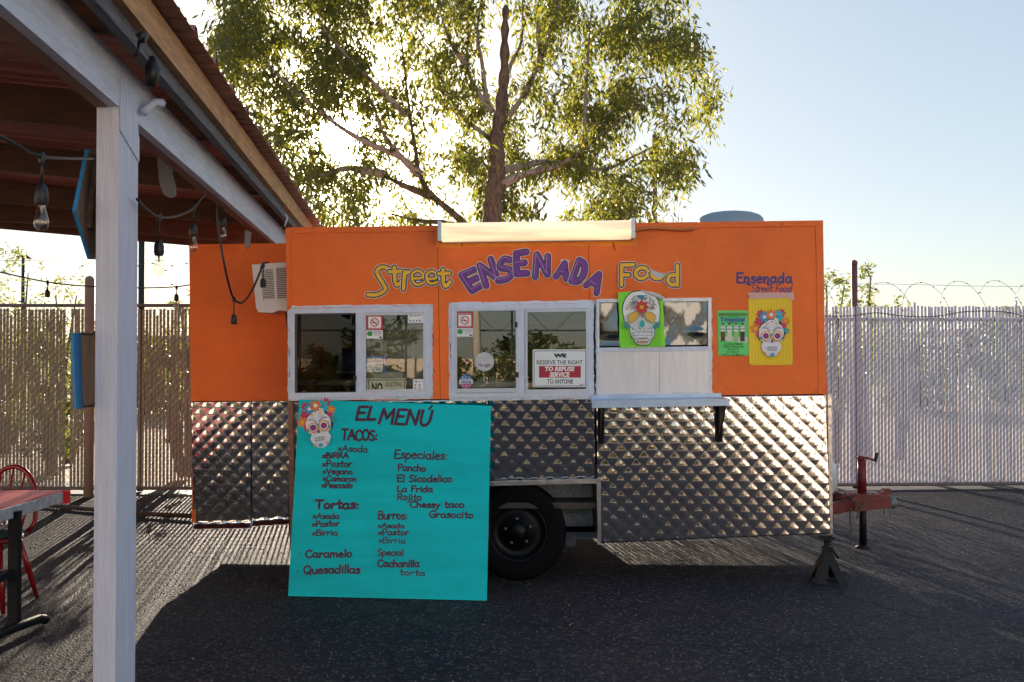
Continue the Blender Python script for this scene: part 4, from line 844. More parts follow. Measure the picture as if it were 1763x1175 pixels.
def d_skull(A):
    for k in range(16): A.rect(1065+k*4.6, 505, 1066.8+k*4.6, 596, paint(.17, .75, .03)) if not (k in (7, 8)) else None
    O = crom([(1103, 501), (1085, 504), (1074, 517), (1070, 533), (1073, 552), (1077, 562), (1082, 567), (1085, 580), (1092, 590), (1097, 595), (1114, 595), (1119, 589), (1125, 580), (1127, 566), (1132, 562), (1134, 551), (1135, 531), (1130, 514), (1120, 504), (1103, 501)], 5)[:-1]
    o2 = np.array(O); A.poly([tuple(p) for p in o2], BLK_); c0 = o2.mean(0); A.poly([tuple(c0+(p-c0)*.965) for p in o2], paint(.86, .90, .90))
    rnd = random.Random(3)
    for k in range(120):   # scrolling leaf ornament
        a = rnd.uniform(math.pi, 2*math.pi); r = rnd.uniform(.45, .9); x, y = 1102.5+29*r*math.cos(a), 535+30*r*math.sin(a)
        if (x-1102)**2+(y-530)**2 < 170 or y > 534: continue
        A.ell(x, y, rnd.uniform(1.2, 2.2), rnd.uniform(.45, .8), paint(*rnd.choice([(.03, .05, .08), (.03, .05, .08), (.02, .25, .2), (.3, .03, .02)])), 7, rnd.uniform(0, 3))
    A.poly([(1096.5, 509.5), (1106.5, 509.5), (1108, 512), (1102, 516.5), (1095.5, 512)], paint(.02, .25, .42)); A.flower(1102.5, 530, 12, paint(.55, .035, .02), paint(.75, .4, .04), 8, .25)
    for sx in (-1, 1):
        P_ = crom([(1102.5+sx*5, 540.5), (1102.5+sx*14, 539), (1102.5+sx*22, 544), (1102.5+sx*22, 551), (1102.5+sx*19, 556.5), (1102.5+sx*10, 551), (1102.5+sx*5, 540.5)], 4)[:-1]
        c1 = P_.mean(0); A.poly([tuple(c1+(p-c1)*1.12) for p in P_], paint(.1, .2, .08)); A.poly([tuple(p) for p in P_], paint(.75, .47, .07))
        A.flower(1102.5+sx*26, 560, 6, paint(.02, .33, .36), paint(.4, .05, .1), 6); A.flower(1102.5+sx*22, 564, 4, paint(.02, .28, .33), paint(.02, .28, .33), 5)
    A.poly([tuple(p) for p in crom([(1103, 551), (1099, 558), (1099.5, 563), (1103.5, 565), (1107.5, 562), (1107, 557), (1103, 551)], 4)[:-1]], paint(.02, .42, .45)); A.poly([(1100, 544), (1105, 543.5), (1102.8, 548)], paint(.5, .03, .04))
    for k in range(30):
        x = rnd.uniform(1086, 1120); y = rnd.uniform(565, 571); A.ell(x, y, 1.6, .5, paint(*rnd.choice([(.05, .1, .1), (.02, .3, .2)])), 6, rnd.uniform(0, 3))
    A.poly([(1087, 572.5), (1121, 571.5), (1119, 580), (1110, 584), (1097, 584), (1089, 580)], paint(.1, .14, .3))
    for k in range(9): A.rect(1089+k*3.4, 573, 1091.8+k*3.4, 577.6, WHT); A.rect(1090+k*3.15, 578.3, 1092.5+k*3.15, 582.4, WHT)
    for k, cc in enumerate(('teal', 'orange', 'teal', 'pink', 'teal')): A.flower(1096+k*3.6, 590, 2.6, pc(cc), pc('yel'), 5)
    for x, y in ((1094, 587), (1091, 584), (1114, 587), (1117, 584)): A.ell(x, y, 1.1, 1.4, pc('pur'), 8)
sp = poster('skull_poster', [(1063, 505), (1104, 501), (1125, 508), (1139.5, 517), (1144, 597), (1067.5, 599)], .040, 'green striped poster of a black and white sugar skull over the serving hatch', d_skull, mt=mat('lime_sheet', (.26, .85, .04), .5, var=.05))
m = MB(); m.tube([T(1102, 501.5, .046), T(1122, 507, .052), T(1140, 515, .046)], [.004, .012, .014], 10); m.build('curled_corner', mat('poster_back', (.62, .66, .74), .5), sp)
# ---- signs and goods standing inside the windows
def inplane(D): f = onplane((0, D, 0), (0, -1, 0)); return lambda x, y, o=0.: f(x, y, o)
D1 = FY+.012; f1 = inplane(D1)
t = thing('no_soliciting_sign', f1(665, 675), 'black on cream NO SOLICITING sign standing inside the left window', 'sign')
m = MB(); m.prism([f1(632, 652), f1(699, 652), f1(699, 690), f1(632, 690)], (0, .003, 0)); m.build('plate', paint(.80, .80, .66), t)
A = Art(f1); A.rect(634, 654, 697, 690, BLK_); A.rect(635.2, 655.3, 695.8, 690, paint(.80, .80, .66)); A.text('NO', (640, 659, 659, 676), BLK_, .05); A.text('SOLICITING', (663.5, 658, 692.5, 666), BLK_, .015); A.text('LOITERING', (663.5, 669.5, 691.5, 677.5), BLK_, .015); A.text('NO', (640, 679, 659, 688), BLK_, .02); A.done('lettering', t)
D2 = FY+.035; f2 = inplane(D2)
t = thing('cup_box', f2(650, 640), 'blue and white open carton marked 500 inside the left window', 'carton')
m = MB(); m.box(f2(631, 613), f2(663, 642)+Vector((0, .14, 0))); m.prism([f2(631, 613), f2(663, 612), f2(664, 606), f2(640, 609)], (0, .003, 0), 1); m.build('carton', [paint(.02, .1, .42), paint(.12, .06, .03)], t)
A = Art(f2); A.rect(631, 625, 659, 641, WHT); A.rect(631, 614, 659, 625, paint(.03, .16, .5)); A.text('Purity Foil', (633, 616, 656, 621), WHT, .03, shear=.2); A.text('500', (641, 628, 656, 638), paint(.1, .15, .4)); A.rect(631, 631.5, 639, 632.3, NAVY); A.done('print', t)
m = MB(); a = P(640, 640, FY+.13); c = P(694, 651, FY+.13); m.box((a.x, FY+.08, a.z), (c.x, FY+.4, c.z)); m.box((a.x, FY+.078, a.z), (c.x, FY+.0795, c.z+.03))
tag(m.build('metal_tray', GREYIN), 'grey metal tray under the blue and white carton', 'tray')
m = MB(); pf = inplane(FY+.2); m.prism([pf(578, 641), pf(580, 622), pf(590, 612), pf(604, 606), pf(640, 610), pf(640, 641)], (0, .25, 0)); m.prism([pf(577, 640), pf(640, 639), pf(640, 643), pf(577, 643)], (0, -.01, 0), 1)
tag(m.build('cool_bag', [paint(.01, .03, .14), paint(.3, .33, .4)]), 'dark blue bag behind the open left pane', 'bag')
f3 = inplane(FY-.017)
t = thing('refuse_service_sign', f3(965, 665), 'white sign with red band refusing service, fixed to the right pane of the middle window', 'sign')
m = MB(); m.prism([f3(x, y) for x, y in rounded(917, 602, 1010.5, 667, 2.5)], (0, .0012, 0)); m.build('plate', paint(.76, .84, .90), t)
A = Art(f3, .0003, .0006); A.poly(rounded(919, 604, 1009, 665.5, 2.5), BLK_); A.poly(rounded(920, 605, 1008, 664.5, 2.2), paint(.76, .84, .90))
A.text('WE', (953, 609, 975, 616), BLK_, .08); A.text('RESERVE THE RIGHT', (924, 620.5, 1003, 628), paint(.03, .04, .06), .012); A.rect(928, 630.5, 1000, 650.5, paint(.4, .02, .045)); A.text('TO REFUSE', (938, 631.5, 989.5, 639.5), WHT, .045, shear=.15); A.text('SERVICE', (946, 641, 981, 649.5), WHT, .045, shear=.15); A.text('TO ANYONE', (942, 653, 986.5, 661), paint(.03, .04, .06), .012); A.text('896', (998.5, 661.3, 1004.5, 663.6), BLK_); A.done('lettering', t)
m = MB(); a = P(820, 668, FY+.3); m.box((P(808, 668, FY+.28).x, FY+.24, P(0, 668, FY+.28).z), (P(858, 668, FY+.28).x, FY+.42, P(0, 663, FY+.28).z))
for k in range(7): x = P(822+k*5, 660, FY+.25).x; m.box((x, FY+.25, P(0, 664, FY+.25).z), (x+.012, FY+.262, P(0, 652-(k % 3)*2, FY+.25).z))
tag(m.build('spice_rack', GREYIN), 'small rack of jars behind the middle window', 'rack')
# ---------------------------------------------------------------- patio roof (left)
BX = -.1056
PA = thing('patio_roof', (-1.5, 3.8, 0), 'white timber post and beam patio roof with stained rafters and red tin, left of the food trailer', 'patio roof')
def pp(x, y, z, yc=3.8): return Vector((x+BX*(y-yc), y, z))    # point in the roof's own grid: x at Y=3.8
def lbar(name, mt, x0, x1, z0, z1, y0, y1):
    m = MB(); c = [pp(x0, y0, z0), pp(x1, y0, z0), pp(x1, y0, z1), pp(x0, y0, z1)]; m.prism(c, pp(0, y1, 0)-pp(0, y0, 0)); return m.build(name, mt, PA)
XR = -1.506; PY = 3.8
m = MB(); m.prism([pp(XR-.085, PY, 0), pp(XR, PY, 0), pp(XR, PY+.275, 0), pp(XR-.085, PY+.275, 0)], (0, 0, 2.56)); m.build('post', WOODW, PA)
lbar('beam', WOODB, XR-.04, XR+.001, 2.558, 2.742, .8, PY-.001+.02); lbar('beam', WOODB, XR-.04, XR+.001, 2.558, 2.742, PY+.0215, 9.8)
lbar('beam_ply', WOODU, XR-.09, XR-.043, 2.556, 2.742, .8, 9.8)
# plate at the post head
m = MB(); m.prism([pp(XR+.002, PY+.01, 2.742), pp(XR+.002, PY+.07, 2.742), pp(XR+.002, PY+.275, 2.50), pp(XR+.002, PY+.275, 2.40), pp(XR+.002, PY+.0, 2.47), pp(XR+.002, PY+.0, 2.56)], (.003, 0, 0)); m.build('post_cap', WOODW, PA)
PSL = .08
def rz_(x, y, z0=2.742): return z0+PSL*(XR-x)      # x measured in roof grid
for k, Y in enumerate((1.6, 3.45, 5.2, 6.95, 8.8, 10.4, 11.25)):
    xo = -1.38; m = MB(); c = [pp(-9.5, Y, rz_(-9.5, Y)), pp(xo, Y, rz_(xo, Y)), pp(xo, Y, rz_(xo, Y)+.184), pp(-9.5, Y, rz_(-9.5, Y)+.184)]
    c = [v_+Vector((0, -BX*(v_.x-(XR+BX*(Y-3.8))), 0)) for v_ in c]; m.prism(c, (0, .04, 0)); m.build('rafter', WOODD, PA)
lbar('eave_board', WEATH, -1.415, -1.375, 2.712, 2.785, 1.0, 9.9)
lbar('fascia_board', FIR, -1.374, -1.34, 2.775, 2.905, 1.0, 9.9)
for Y in (1.6, 3.45, 5.2, 6.95, 8.8):       # tin roofing screws blocks between rafters
    pass
# ribbed tin roofing sheets, ribs run down the slope
def tinprof(y, P_=.44):
    t = (y % P_)/P_
    if t < .05: return .034*t/.05
    if t < .14: return .034
    if t < .19: return .034*(1-(t-.14)/.05)
    for c in (.42, .68):
        if abs(t-c) < .03: return .007
    return 0.
ysamp = []; P_ = .44
y = .88
while y < 11.4:
    ysamp += [y+P_*t for t in (0, .05, .14, .19, .385, .395, .445, .455, .645, .655, .705, .715)]; y += P_
for k in range(6):
    ya = .88+P_*4*k; yb_ = ya+P_*4; ys = [v_ for v_ in ysamp if ya-1e-6 <= v_ <= yb_+1e-6]
    m = MB()
    for y in ys:
        for x in (-9.6, -5.5, -1.262):
            z = rz_(x, y)+.187+tinprof(y+1e-7); q_ = pp(x, y, z); m.v.append((q_.x, q_.y-BX*(x-XR), q_.z))
    for i in range(len(ys)-1):
        for j in range(2): a = i*3+j; m.f.append([a, a+1, a+4, a+3]); m.m.append(0); m.sm.append(False)
    o = m.build('roofing_sheet', TIN, PA); s_ = o.modifiers.new('t', 'SOLIDIFY'); s_.thickness = .0012
# small fittings
m = MB(); m.tube([pp(XR+.03, PY+.25, 2.60), pp(XR+.05, PY+.33, 2.66), pp(XR+.07, PY+.38, 2.67)], [.018, .016, .02], 8); m.build('conduit_bend', WOODW, PA)
def hanger(pts, t, mt, lab, nm='strap'):
    m = MB(); m.prism(pts, t); return tag(m.build(nm, mt), lab, 'strap')
hq = [(271, 262), (271, 285), (274, 315), (282, 336), (294, 342), (302, 338), (302, 322), (297, 300), (300, 282)]
hanger([P(x, y, 5.2) for x, y in hq], (0, .012, 0), mat('grey_plastic_sheet', (.10, .11, .14), .4), 'dark grey rounded flap hanging from the white beam right of the post', 'hanging_flap')
hanger([P(x, y, 7.0) for x, y in ((422, 396), (432, 400), (430, 424), (424, 430), (421, 420))], (0, .01, 0), mat('grey_tab', (.2, .2, .22), .5), 'small grey tab hanging under the beam above the air conditioner')
m = MB(); m.tube([P(262, 100, 3.75), P(263, 120, 3.72), P(258, 150, 3.72)], [.012, .03, .018], 8); m.tube([P(240, 68, 3.3), P(245, 64, 3.3), P(250, 67, 3.3)], .02, 8); m.tube([P(240, 70, 3.3), P(238, 88, 3.28), P(232, 98, 3.28)], .006, 5); m.build('hook', BLACK, PA)
m = MB(); m.tube([P(492, 370, 7.05), P(495, 376, 7.05), P(492, 384, 7.05), P(490, 390, 7.05)], .006, 5); m.build('zip_tie', WOODW, PA)
# ---------------------------------------------------------------- blue edged wooden signs hung on the post
BLUE = mat('blue_sign_paint', (.015, .22, .50), .5, var=.12, vscale=10); PLY = mat('raw_plywood', (.17, .12, .09), .75, var=.3, vscale=8, bump=.3, bscale=30, stretch=(8, 8, .7))
t = thing('wooden_sign', P(160, 440, 3.8), 'blue edged wooden arrow sign on the left of the post, seen from its bare back', 'sign')
def SP(x, y):     # plane of the sign: runs back and to the right of the viewer
    return P(x, y, 3.72+(x-131)*.0085)
q = [SP(153, 258), SP(131, 364), SP(157, 447), SP(185, 447), SP(205, 364), SP(185, 258)]; m = MB(); m.prism(q, (-.010, -.012, 0), 1, 0); m.build('panel', [BLUE, PLY], t)
q2 = [SP(151, 262), SP(134, 364), SP(156, 436), SP(170, 436), SP(170, 262)]
for a in (((150, 300), (152, 300), (145, 380), (143, 380)),):
    m = MB(); m.prism([SP(x, y)+Vector((.004, 0, 0)) for x, y in ((158, 265), (164, 268), (152, 395), (146, 392))], (.02, 0, 0)); m.build('batten', PLY, t)
t = thing('shadow_box', P(150, 700, 3.8), 'open backed wooden box with blue side, fixed low on the left of the post', 'box sign')
fo_ = P(122, 577, 3.72); 
def SB(x, y, d): return P(x, y, d)
m = MB(); m.prism([SB(121, 574, 3.72), SB(135, 573, 3.86), SB(139, 704, 3.86), SB(127, 704, 3.72)], (.010, -.0, 0)); m.build('side', BLUE, t)
m = MB(); m.prism([SB(135.5, 573, 3.865), SB(160, 571, 3.84), SB(160, 575, 3.84), SB(137.5, 577, 3.865)], (0, .11, 0)); m.build('top', PLY, t)
m = MB(); m.prism([SB(138, 703, 3.865), SB(160, 699, 3.84), SB(160, 696, 3.84), SB(138, 699, 3.865)], (0, .11, 0)); m.build('bottom', PLY, t)
m = MB(); m.prism([SB(136, 575, 3.99), SB(170, 575, 3.99), SB(170, 702, 3.99), SB(139, 702, 3.99)], (0, .012, 0)); m.build('back', PLY, t)
# ---------------------------------------------------------------- string lights
def catenary(a, b, sag, n=16): return [Vector(a).lerp(Vector(b), i/n)-Vector((0, 0, sag*4*(i/n)*(1-i/n))) for i in range(n+1)]
FIL = mat('bulb_filament_core', (.6, .45, .3), .4, metal=.5)
def bulb(par, p, s=1., lamp=True, drop=.06):
    p = Vector(p); m = MB(); m.tube([p, p-Vector((0, 0, drop))], .0045*s, 6); m.lathe(p, (0, 0, 1), [(.007*s, .016*s), (.014*s, .0), (.009*s, -.022*s)], 10)
    q_ = p-Vector((0, 0, drop)); m.lathe(q_, (0, 0, -1), [(0, -.004), (.008*s, 0), (.017*s, .012*s), (.021*s, .028*s), (.0215*s, .058*s), (.0185*s, .064*s), (.0185*s, .07*s), (0, .07*s)], 14)
    so_ = m.build('socket', BLACK, par)
    if lamp:
        g = MB(); g.lathe(q_-Vector((0, 0, .068*s)), (0, 0, -1), [(.012*s, 0), (.013*s, .012*s), (.017*s, .028*s), (.0215*s, .046*s), (.0235*s, .06*s), (.0215*s, .074*s), (.014*s, .083*s), (0, .087*s)], 18); g.build('bulb', BULBG, so_)
        h = MB(); h.tube([q_-Vector((0, 0, .068*s)), q_-Vector((0, 0, .098*s))], [.006*s, .003*s], 6); h.build('filament', FIL, so_)
def strand(label, path, bulbs, r=.006):
    t = thing('string_lights', path[0], label, 'string lights', None); m = MB(); m.tube(crom3(path), r, 6); m.build('cord', BLACK, t)
    for p, s, lamp, dr in bulbs: bulb(t, p, s, lamp, dr)
    return t
def crom3(pts, k=6):
    pts = [np.array(p) for p in pts]; out = []
    for i in range(len(pts)-1):
        p1, p2 = pts[i], pts[i+1]; p0 = pts[i-1] if i else 2*p1-p2; p3 = pts[i+2] if i+2 < len(pts) else 2*p2-p1
        for j in range(k):
            u = j/k; out.append(Vector(.5*((2*p1)+(-p0+p2)*u+(2*p0-5*p1+4*p2-p3)*u*u+(-p0+3*p1-3*p2+p3)*u**3)))
    return out+[Vector(pts[-1])]
strand('black string lights with one large clear bulb, nearest, left of the post', [P(-60, 205, 2.5), P(0, 235, 2.65), P(40, 256, 2.72), P(72, 270, 2.75), P(110, 273, 3.0), P(160, 274, 3.75)], [(P(72, 270, 2.75), .84, True, .075)], .0055)
strand('black string lights with two clear bulbs sagging between post and beam', [P(236, 343, 3.95), P(252, 360, 4.1), P(274, 374, 4.3), P(305, 372, 4.8), P(333, 358, 5.3), P(352, 334, 5.6)], [(P(274, 373, 4.3), 1.0, True, .10), (P(333, 358, 5.3), 1.0, True, .085)], .006)
strand('black string lights dropping down to the air conditioner, its two lower sockets empty', [P(386, 352, 6.3), P(374, 358, 6.3), P(377, 400, 6.3), P(385, 450, 6.3), P(396, 498, 6.4), P(404, 516, 6.5), P(418, 521, 6.6), P(434, 500, 6.8), P(448, 468, 6.9), P(452, 455, 6.95), P(462, 452, 7.0)], [(P(384, 356, 6.35), 1.0, True, .06), (P(403, 515, 6.5), .95, False, .1), (P(453, 457, 6.93), .95, False, .09)], .007)
strand('far string lights with dark sockets, hung above the left fence', [P(-20, 464, 9.8), P(0, 469, 9.8), P(82, 486, 10.2), P(150, 493, 10.6), P(240, 496, 11.0), P(303, 494, 11.2), P(340, 488, 11.4)], [(P(82, 486, 10.2), 1.2, False, .07), (P(304, 495, 11.2), 1.2, True, .07)], .008)
# ---------------------------------------------------------------- table, chair, cushion
TB = thing('picnic_table', (-2.85, 5.8, 0), 'red-topped table with pale chipped edge and black steel legs at the left edge', 'table')
TX = -2.86; ZT = .75; REDT = mat('red_table_paint', (.75, .035, .045), .4, var=.15, vscale=8, spec=.4); EDGEW = mat('chipped_pale_edge', (.40, .44, .50), .6, var=.35, vscale=16)
for k in range(4):
    x1 = TX-.01-k*.2; m = MB(); m.box((x1-.196, 4.3, ZT-.032), (x1, 6.36, ZT)); m.build('plank', REDT, TB)
m = MB(); m.box((TX-.008, 4.3, ZT-.07), (TX+.012, 6.33, ZT-.004)); m.build('edge_board', EDGEW, TB)
m = MB(); m.box((TX-.8, 6.362, ZT-.085), (TX+.035, 6.385, ZT-.001)); m.build('end_board', REDT, TB)
for x in (-2.85, -3.5):
    m = MB(); m.box((x-.028, 5.70, .06), (x+.028, 5.75, ZT-.034)); m.build('leg', BLKMET, TB)
    m = MB(); m.tube([(x+.06, 5.98, .03), (x+.05, 5.92, .05), (x, 5.6, .06), (x-.0, 5.0, .05), (x, 4.9, .03)], .028, 10); m.build('foot', BLKMET, TB)
m = MB(); m.bar((-2.86, 5.72, .37), (-3.15, 5.0, .20), .04, .04); m.bar((-2.86, 5.72, .36), (-3.5, 5.72, .36), .03, .04); m.build('brace', BLKMET, TB)
CH = thing('windsor_chair', (-3.05, 6.5, 0), 'red hoop-backed spindle chair tucked behind the red table', 'chair')
cx_, sy = -3.36, 6.42
m = MB(); m.lathe((cx_, sy, .43), (0, 0, 1), [(0, -.018), (.17, -.016), (.205, 0), (.205, .012), (.19, .02), (0, .014)], 28); m.build('seat', REDCH, CH)
yb = sy+.17
hoop = [Vector((cx_+.205*math.cos(a)*(1.0-.08*(math.sin(a) < .3)), yb+.04+.10*math.sin(a), .50+.36*math.sin(a))) for a in np.linspace(0, math.pi, 28)]
hoop = [Vector((cx_+.165, yb, .44))]+hoop+[Vector((cx_-.165, yb, .44))]
m = MB(); m.tube(hoop, .016, 10); m.build('hoop', REDCH, CH)
for k in range(5):
    u = (k-2)/2.; a = math.pi/2-u*.85; top = Vector((cx_+.2*math.cos(a), yb+.04+.10*math.sin(a), .50+.36*math.sin(a))); m = MB(); m.tube([(cx_+u*.11, yb+.0, .44), top], [.008, .007], 8); m.build('spindle', REDCH, CH)
for sx in (-1, 1):
    for sv, ln in ((-1, .21), (1, .23)):
        m = MB(); m.tube([(cx_+sx*.13, sy+sv*.12, .42), (cx_+sx*.165, sy+sv*.17, .22), (cx_+sx*.20, sy+sv*ln, .0)], [.016, .021, .013], 10); m.build('leg', REDCH, CH)
m = MB(); 
for sx in (-1, 1): m.tube([(cx_+sx*.165, sy-.17, .2), (cx_+sx*.165, sy+.17, .2)], .009, 8)
m.tube([(cx_-.165, sy, .2), (cx_+.165, sy, .2)], .009, 8); m.build('stretcher', REDCH, CH)
m = MB(); m.lathe((cx_, sy, .45), (0, 0, 1), [(0, -.004), (.17, 0), (.20, .018), (.185, .042), (.1, .052), (0, .05)], 26); tag(m.build('seat_cushion', mat('dark_green_cushion', (.02, .05, .06), .8, var=.2)), 'dark round cushion on the seat of the red chair', 'cushion')
# ---------------------------------------------------------------- chain-link fences with privacy slats
def fence(label, x0, x1, yf, ztop_, slatm, pitch, sw, zs, rail_z, posts, zbot_=.06, gaps=(), seed=1, wire_z=None, tall=()):
    rnd = random.Random(seed); ft = thing('slatted_fence', ((x0+x1)/2, yf((x0+x1)/2), 0), label, 'fence')
    me = None; n = int((x1-x0)/pitch)
    for i in range(n):
        x = x0+(i+.5)*pitch+rnd.uniform(-.0015, .0015)
        if rnd.random() < .01: continue
        if any(a < x < c for a, c in gaps) and rnd.random() < .7: continue
        y = yf(x); h = zs+rnd.uniform(-.01, .01)-(rnd.random() < .06)*rnd.uniform(.03, .10)+(rnd.random() < .04)*rnd.uniform(.04, .12)
        if me is None:
            b = MB(); b.box((-sw/2, -.0035, 0), (sw/2, .0035, 1)); o = b.build('slat', slatm, ft, ); me = o.data
            for v_ in me.vertices: v_.co += Vector(ft.location)    # undo the offset: the mesh sits at its own origin
        else: o = bpy.data.objects.new('slat', me); COL.objects.link(o); o.parent = ft
        o.location = Vector((x, y, zbot_))-Vector(ft.location); o.scale = (rnd.uniform(.94, 1.04), 1, h-zbot_); o.rotation_euler = (0, rnd.uniform(-.003, .003), 0)
    def Y3(x, z, d=0.): return Vector((x, yf(x)+d, z))
    b = MB(); H = ztop_-.03; s = .085; k = int((x1-x0+H)/s)
    for i in range(k):
        xa = x0-H+i*s
        for sg, d in ((1, -.009), (-1, .009)):
            za, zb = .03, ztop_; a_, c_ = xa, xa+H
            ta, tb = max(0., (x0-a_)/H), min(1., (x1-a_)/H)
            if tb <= ta: continue
            q1, q2 = a_+ta*H, a_+tb*H; z1, z2 = za+ta*H, za+tb*H
            if sg < 0: z1, z2 = za+H-ta*H, za+H-tb*H
            b.tube([Y3(q1, z1, d), Y3(q2, z2, d)], .0030, 3, caps=False)
    b.build('chain_link', mat('fence_wire', (.045, .045, .05), .5, metal=.6), ft, kind='stuff')
    RM = mat('fence_rail', (.16, .13, .12), .6, metal=.3)
    b = MB(); b.tube([Y3(x0, rail_z, .03), Y3(x1, rail_z, .03)], .021, 8); b.build('top_rail', RM, ft)
    b = MB(); b.tube([Y3(x0, .045, -.03), Y3(x1, .045, -.03)], .021, 8); b.build('bottom_rail', RM, ft)
    for x, zt, m_ in posts:
        b = MB(); b.tube([Y3(x, 0, .06), Y3(x, zt, .06)], .036, 12); b.lathe(Y3(x, zt, .06), (0, 0, 1), [(.04, -.02), (.04, .01), (.02, .03), (0, .035)], 12); b.build('fence_post', m_, ft)
    return ft, Y3
TANS = mat('tan_slat', (.34, .30, .26), .55, var=.12, vscale=2); LILS = mat('pale_slat', (.50, .54, .68), .5, var=.08, vscale=2)
DPOST = mat('dark_fence_post', (.035, .05, .055), .5, metal=.4); MPOST = mat('maroon_fence_post', (.16, .06, .07), .55)
F1, Y1_ = fence('tan slatted chain-link fence left of the trailer, behind the patio', -7.6, -1.25, lambda x: 11.85, 2.19, TANS, .0425, .031, 2.17, 2.215, [(P(243, 500, 11.9).x, 3.0, DPOST), (P(205, 500, 11.9).x-.2, 2.25, DPOST), (-6.9, 2.3, DPOST)], gaps=((P(88, 0, 11.85).x, P(97, 0, 11.85).x), (P(118, 0, 11.85).x, P(124, 0, 11.85).x)), seed=2)
F2, Y2_ = fence('pale lilac slatted fence right of the trailer, topped with razor wire', -1.2, 9.6, lambda x: 11.95+max(0, x)*.05, 2.06, LILS, .0425, .031, 2.22, 2.065, [(P(1472, 500, 12.2).x, 2.76, MPOST), (-.2, 2.3, DPOST), (8.3, 2.4, MPOST)], seed=5)
# razor wire coils and strands
WIR = mat('razor_wire', (.12, .12, .14), .45, metal=.7)
def coil(par, Y3, x0, x1, zc, R, pitch, sd):
    rnd = random.Random(sd); b = MB(); bb = MB(); pts = []
    n = int((x1-x0)/pitch*28)
    for i in range(n):
        a = 2*math.pi*i/28; x = x0+pitch*i/28; q_ = Y3(x+R*.7*math.cos(a), zc-R*1.06*math.sin(a)*(1+.06*math.sin(i*.05)), .0); q_.y += .12*math.cos(a+1.2)
        pts.append(q_)
        if i % 3 == 0: bb.box(q_+Vector((-.012, -.003, -.006)), q_+Vector((.012, .003, .006)))
    b.tube(pts, .0024, 4, caps=False); b.build('razor_coil', WIR, par); bb.build('barbs', WIR, par, kind='stuff')
coil(F2, Y2_, 3.3, 8.6, 2.27, .25, .47, 1)
b = MB(); b.tube([Y2_(x, 2.50-.012*(x-4)+.004*math.sin(x*3), .05) for x in np.linspace(-1.2, 9.6, 30)], .0028, 4); b.build('strand_wire', WIR, F2)
b = MB(); b.tube(crom3([Y2_(x, z, -.03) for x, z in ((3.6, 2.10), (4.1, 2.10), (4.45, 2.14), (4.8, 2.10), (5.2, 2.10), (5.6, 2.16), (6.1, 2.15), (6.4, 2.07), (6.7, 2.07), (7.1, 2.11), (7.4, 2.07), (8.2, 2.08))]), .005, 5); b.build('sagging_cable', BLACK, F2)
b = MB(); b.tube([Y1_(x, 2.75+.004*math.sin(x*4), .04) for x in np.linspace(-7.6, -1.3, 24)], .0028, 4); b.build('strand_wire', WIR, F1)
for x0_, a0 in ((-4.35, .3), (-5.0, .2), (-3.95, .35)):
    b = MB(); pts = [Vector((x0_+.27*math.cos(a)+a0*.1, 11.85+.05*math.sin(a*2), 2.38+.34*math.sin(a))) for a in np.linspace(.25, 2.2, 14)]; b.tube(pts, .003, 4)
    for q_ in pts[::4]: b.box(q_-Vector((.012, .004, .008)), q_+Vector((.012, .004, .008)))
    b.build('razor_coil', WIR, F1)
m = MB(); c = P(154, 600, 11.4); m.tube([(c.x, 11.4, 0), (c.x, 11.4, P(0, 482, 11.4).z)], .055, 14); m.lathe((c.x, 11.4, P(0, 482, 11.4).z), (0, 0, 1), [(.055, 0), (.045, .03), (0, .05)], 14); tag(m.build('utility_stub', mat('beige_stub', (.34, .27, .22), .6)), 'beige round-topped stub pipe in front of the left fence', 'pipe')
# pipe lying on the lot near the fence
m = MB(); m.tube([G(40, 866, .03), G(120, 874, .03), G(230, 884, .03), G(335, 889, .03)], .022, 8); tag(m.build('loose_pipe', RUST), 'rusty pipe lying on the asphalt in front of the left fence', 'pipe')
# ---------------------------------------------------------------- eucalyptus and other plants
BARK = mat('eucalyptus_bark', (.16, .115, .09), .9, var=.6, vscale=9, bump=1.0, bscale=16, stretch=(3, 3, 1)); PBARK = mat('pale_bark', (.36, .30, .27), .7, var=.25, vscale=6, bump=.3, bscale=12)
def leafmat(name, c, tcol, f=.5):
    m = bpy.data.materials.new(name); m.use_nodes = True; n = m.node_tree; n.nodes.clear(); lk = n.links.new
    o = n.nodes.new('ShaderNodeOutputMaterial'); d = n.nodes.new('ShaderNodeBsdfPrincipled'); t = n.nodes.new('ShaderNodeBsdfTranslucent'); mx = n.nodes.new('ShaderNodeMixShader'); mx.inputs[0].default_value = f
    g = n.nodes.new('ShaderNodeNewGeometry'); r = n.nodes.new('ShaderNodeValToRGB'); lk(g.outputs['Random Per Island'], r.inputs[0])
    r.color_ramp.elements[0].color = (*[x*.6 for x in c], 1); r.color_ramp.elements[1].color = (c[0]*1.5, c[1]*1.35, c[2]*1.1, 1); lk(r.outputs[0], d.inputs['Base Color']); d.inputs['Roughness'].default_value = .45
    r2 = n.nodes.new('ShaderNodeValToRGB'); lk(g.outputs['Random Per Island'], r2.inputs[0]); r2.color_ramp.elements[0].color = (tcol[0]*.5, tcol[1]*.75, tcol[2], 1); r2.color_ramp.elements[1].color = (*tcol, 1); lk(r2.outputs[0], t.inputs[0])
    lk(d.outputs[0], mx.inputs[1]); lk(t.outputs[0], mx.inputs[2]); lk(mx.outputs[0], o.inputs[0]); MATS[name] = m; return m
EUC = leafmat('eucalyptus_leaf', (.035, .055, .03), (.56, .48, .04), .34); BUSH = leafmat('desert_leaf', (.08, .10, .03), (.42, .40, .05), .36)
nprng = np.random.default_rng(11)
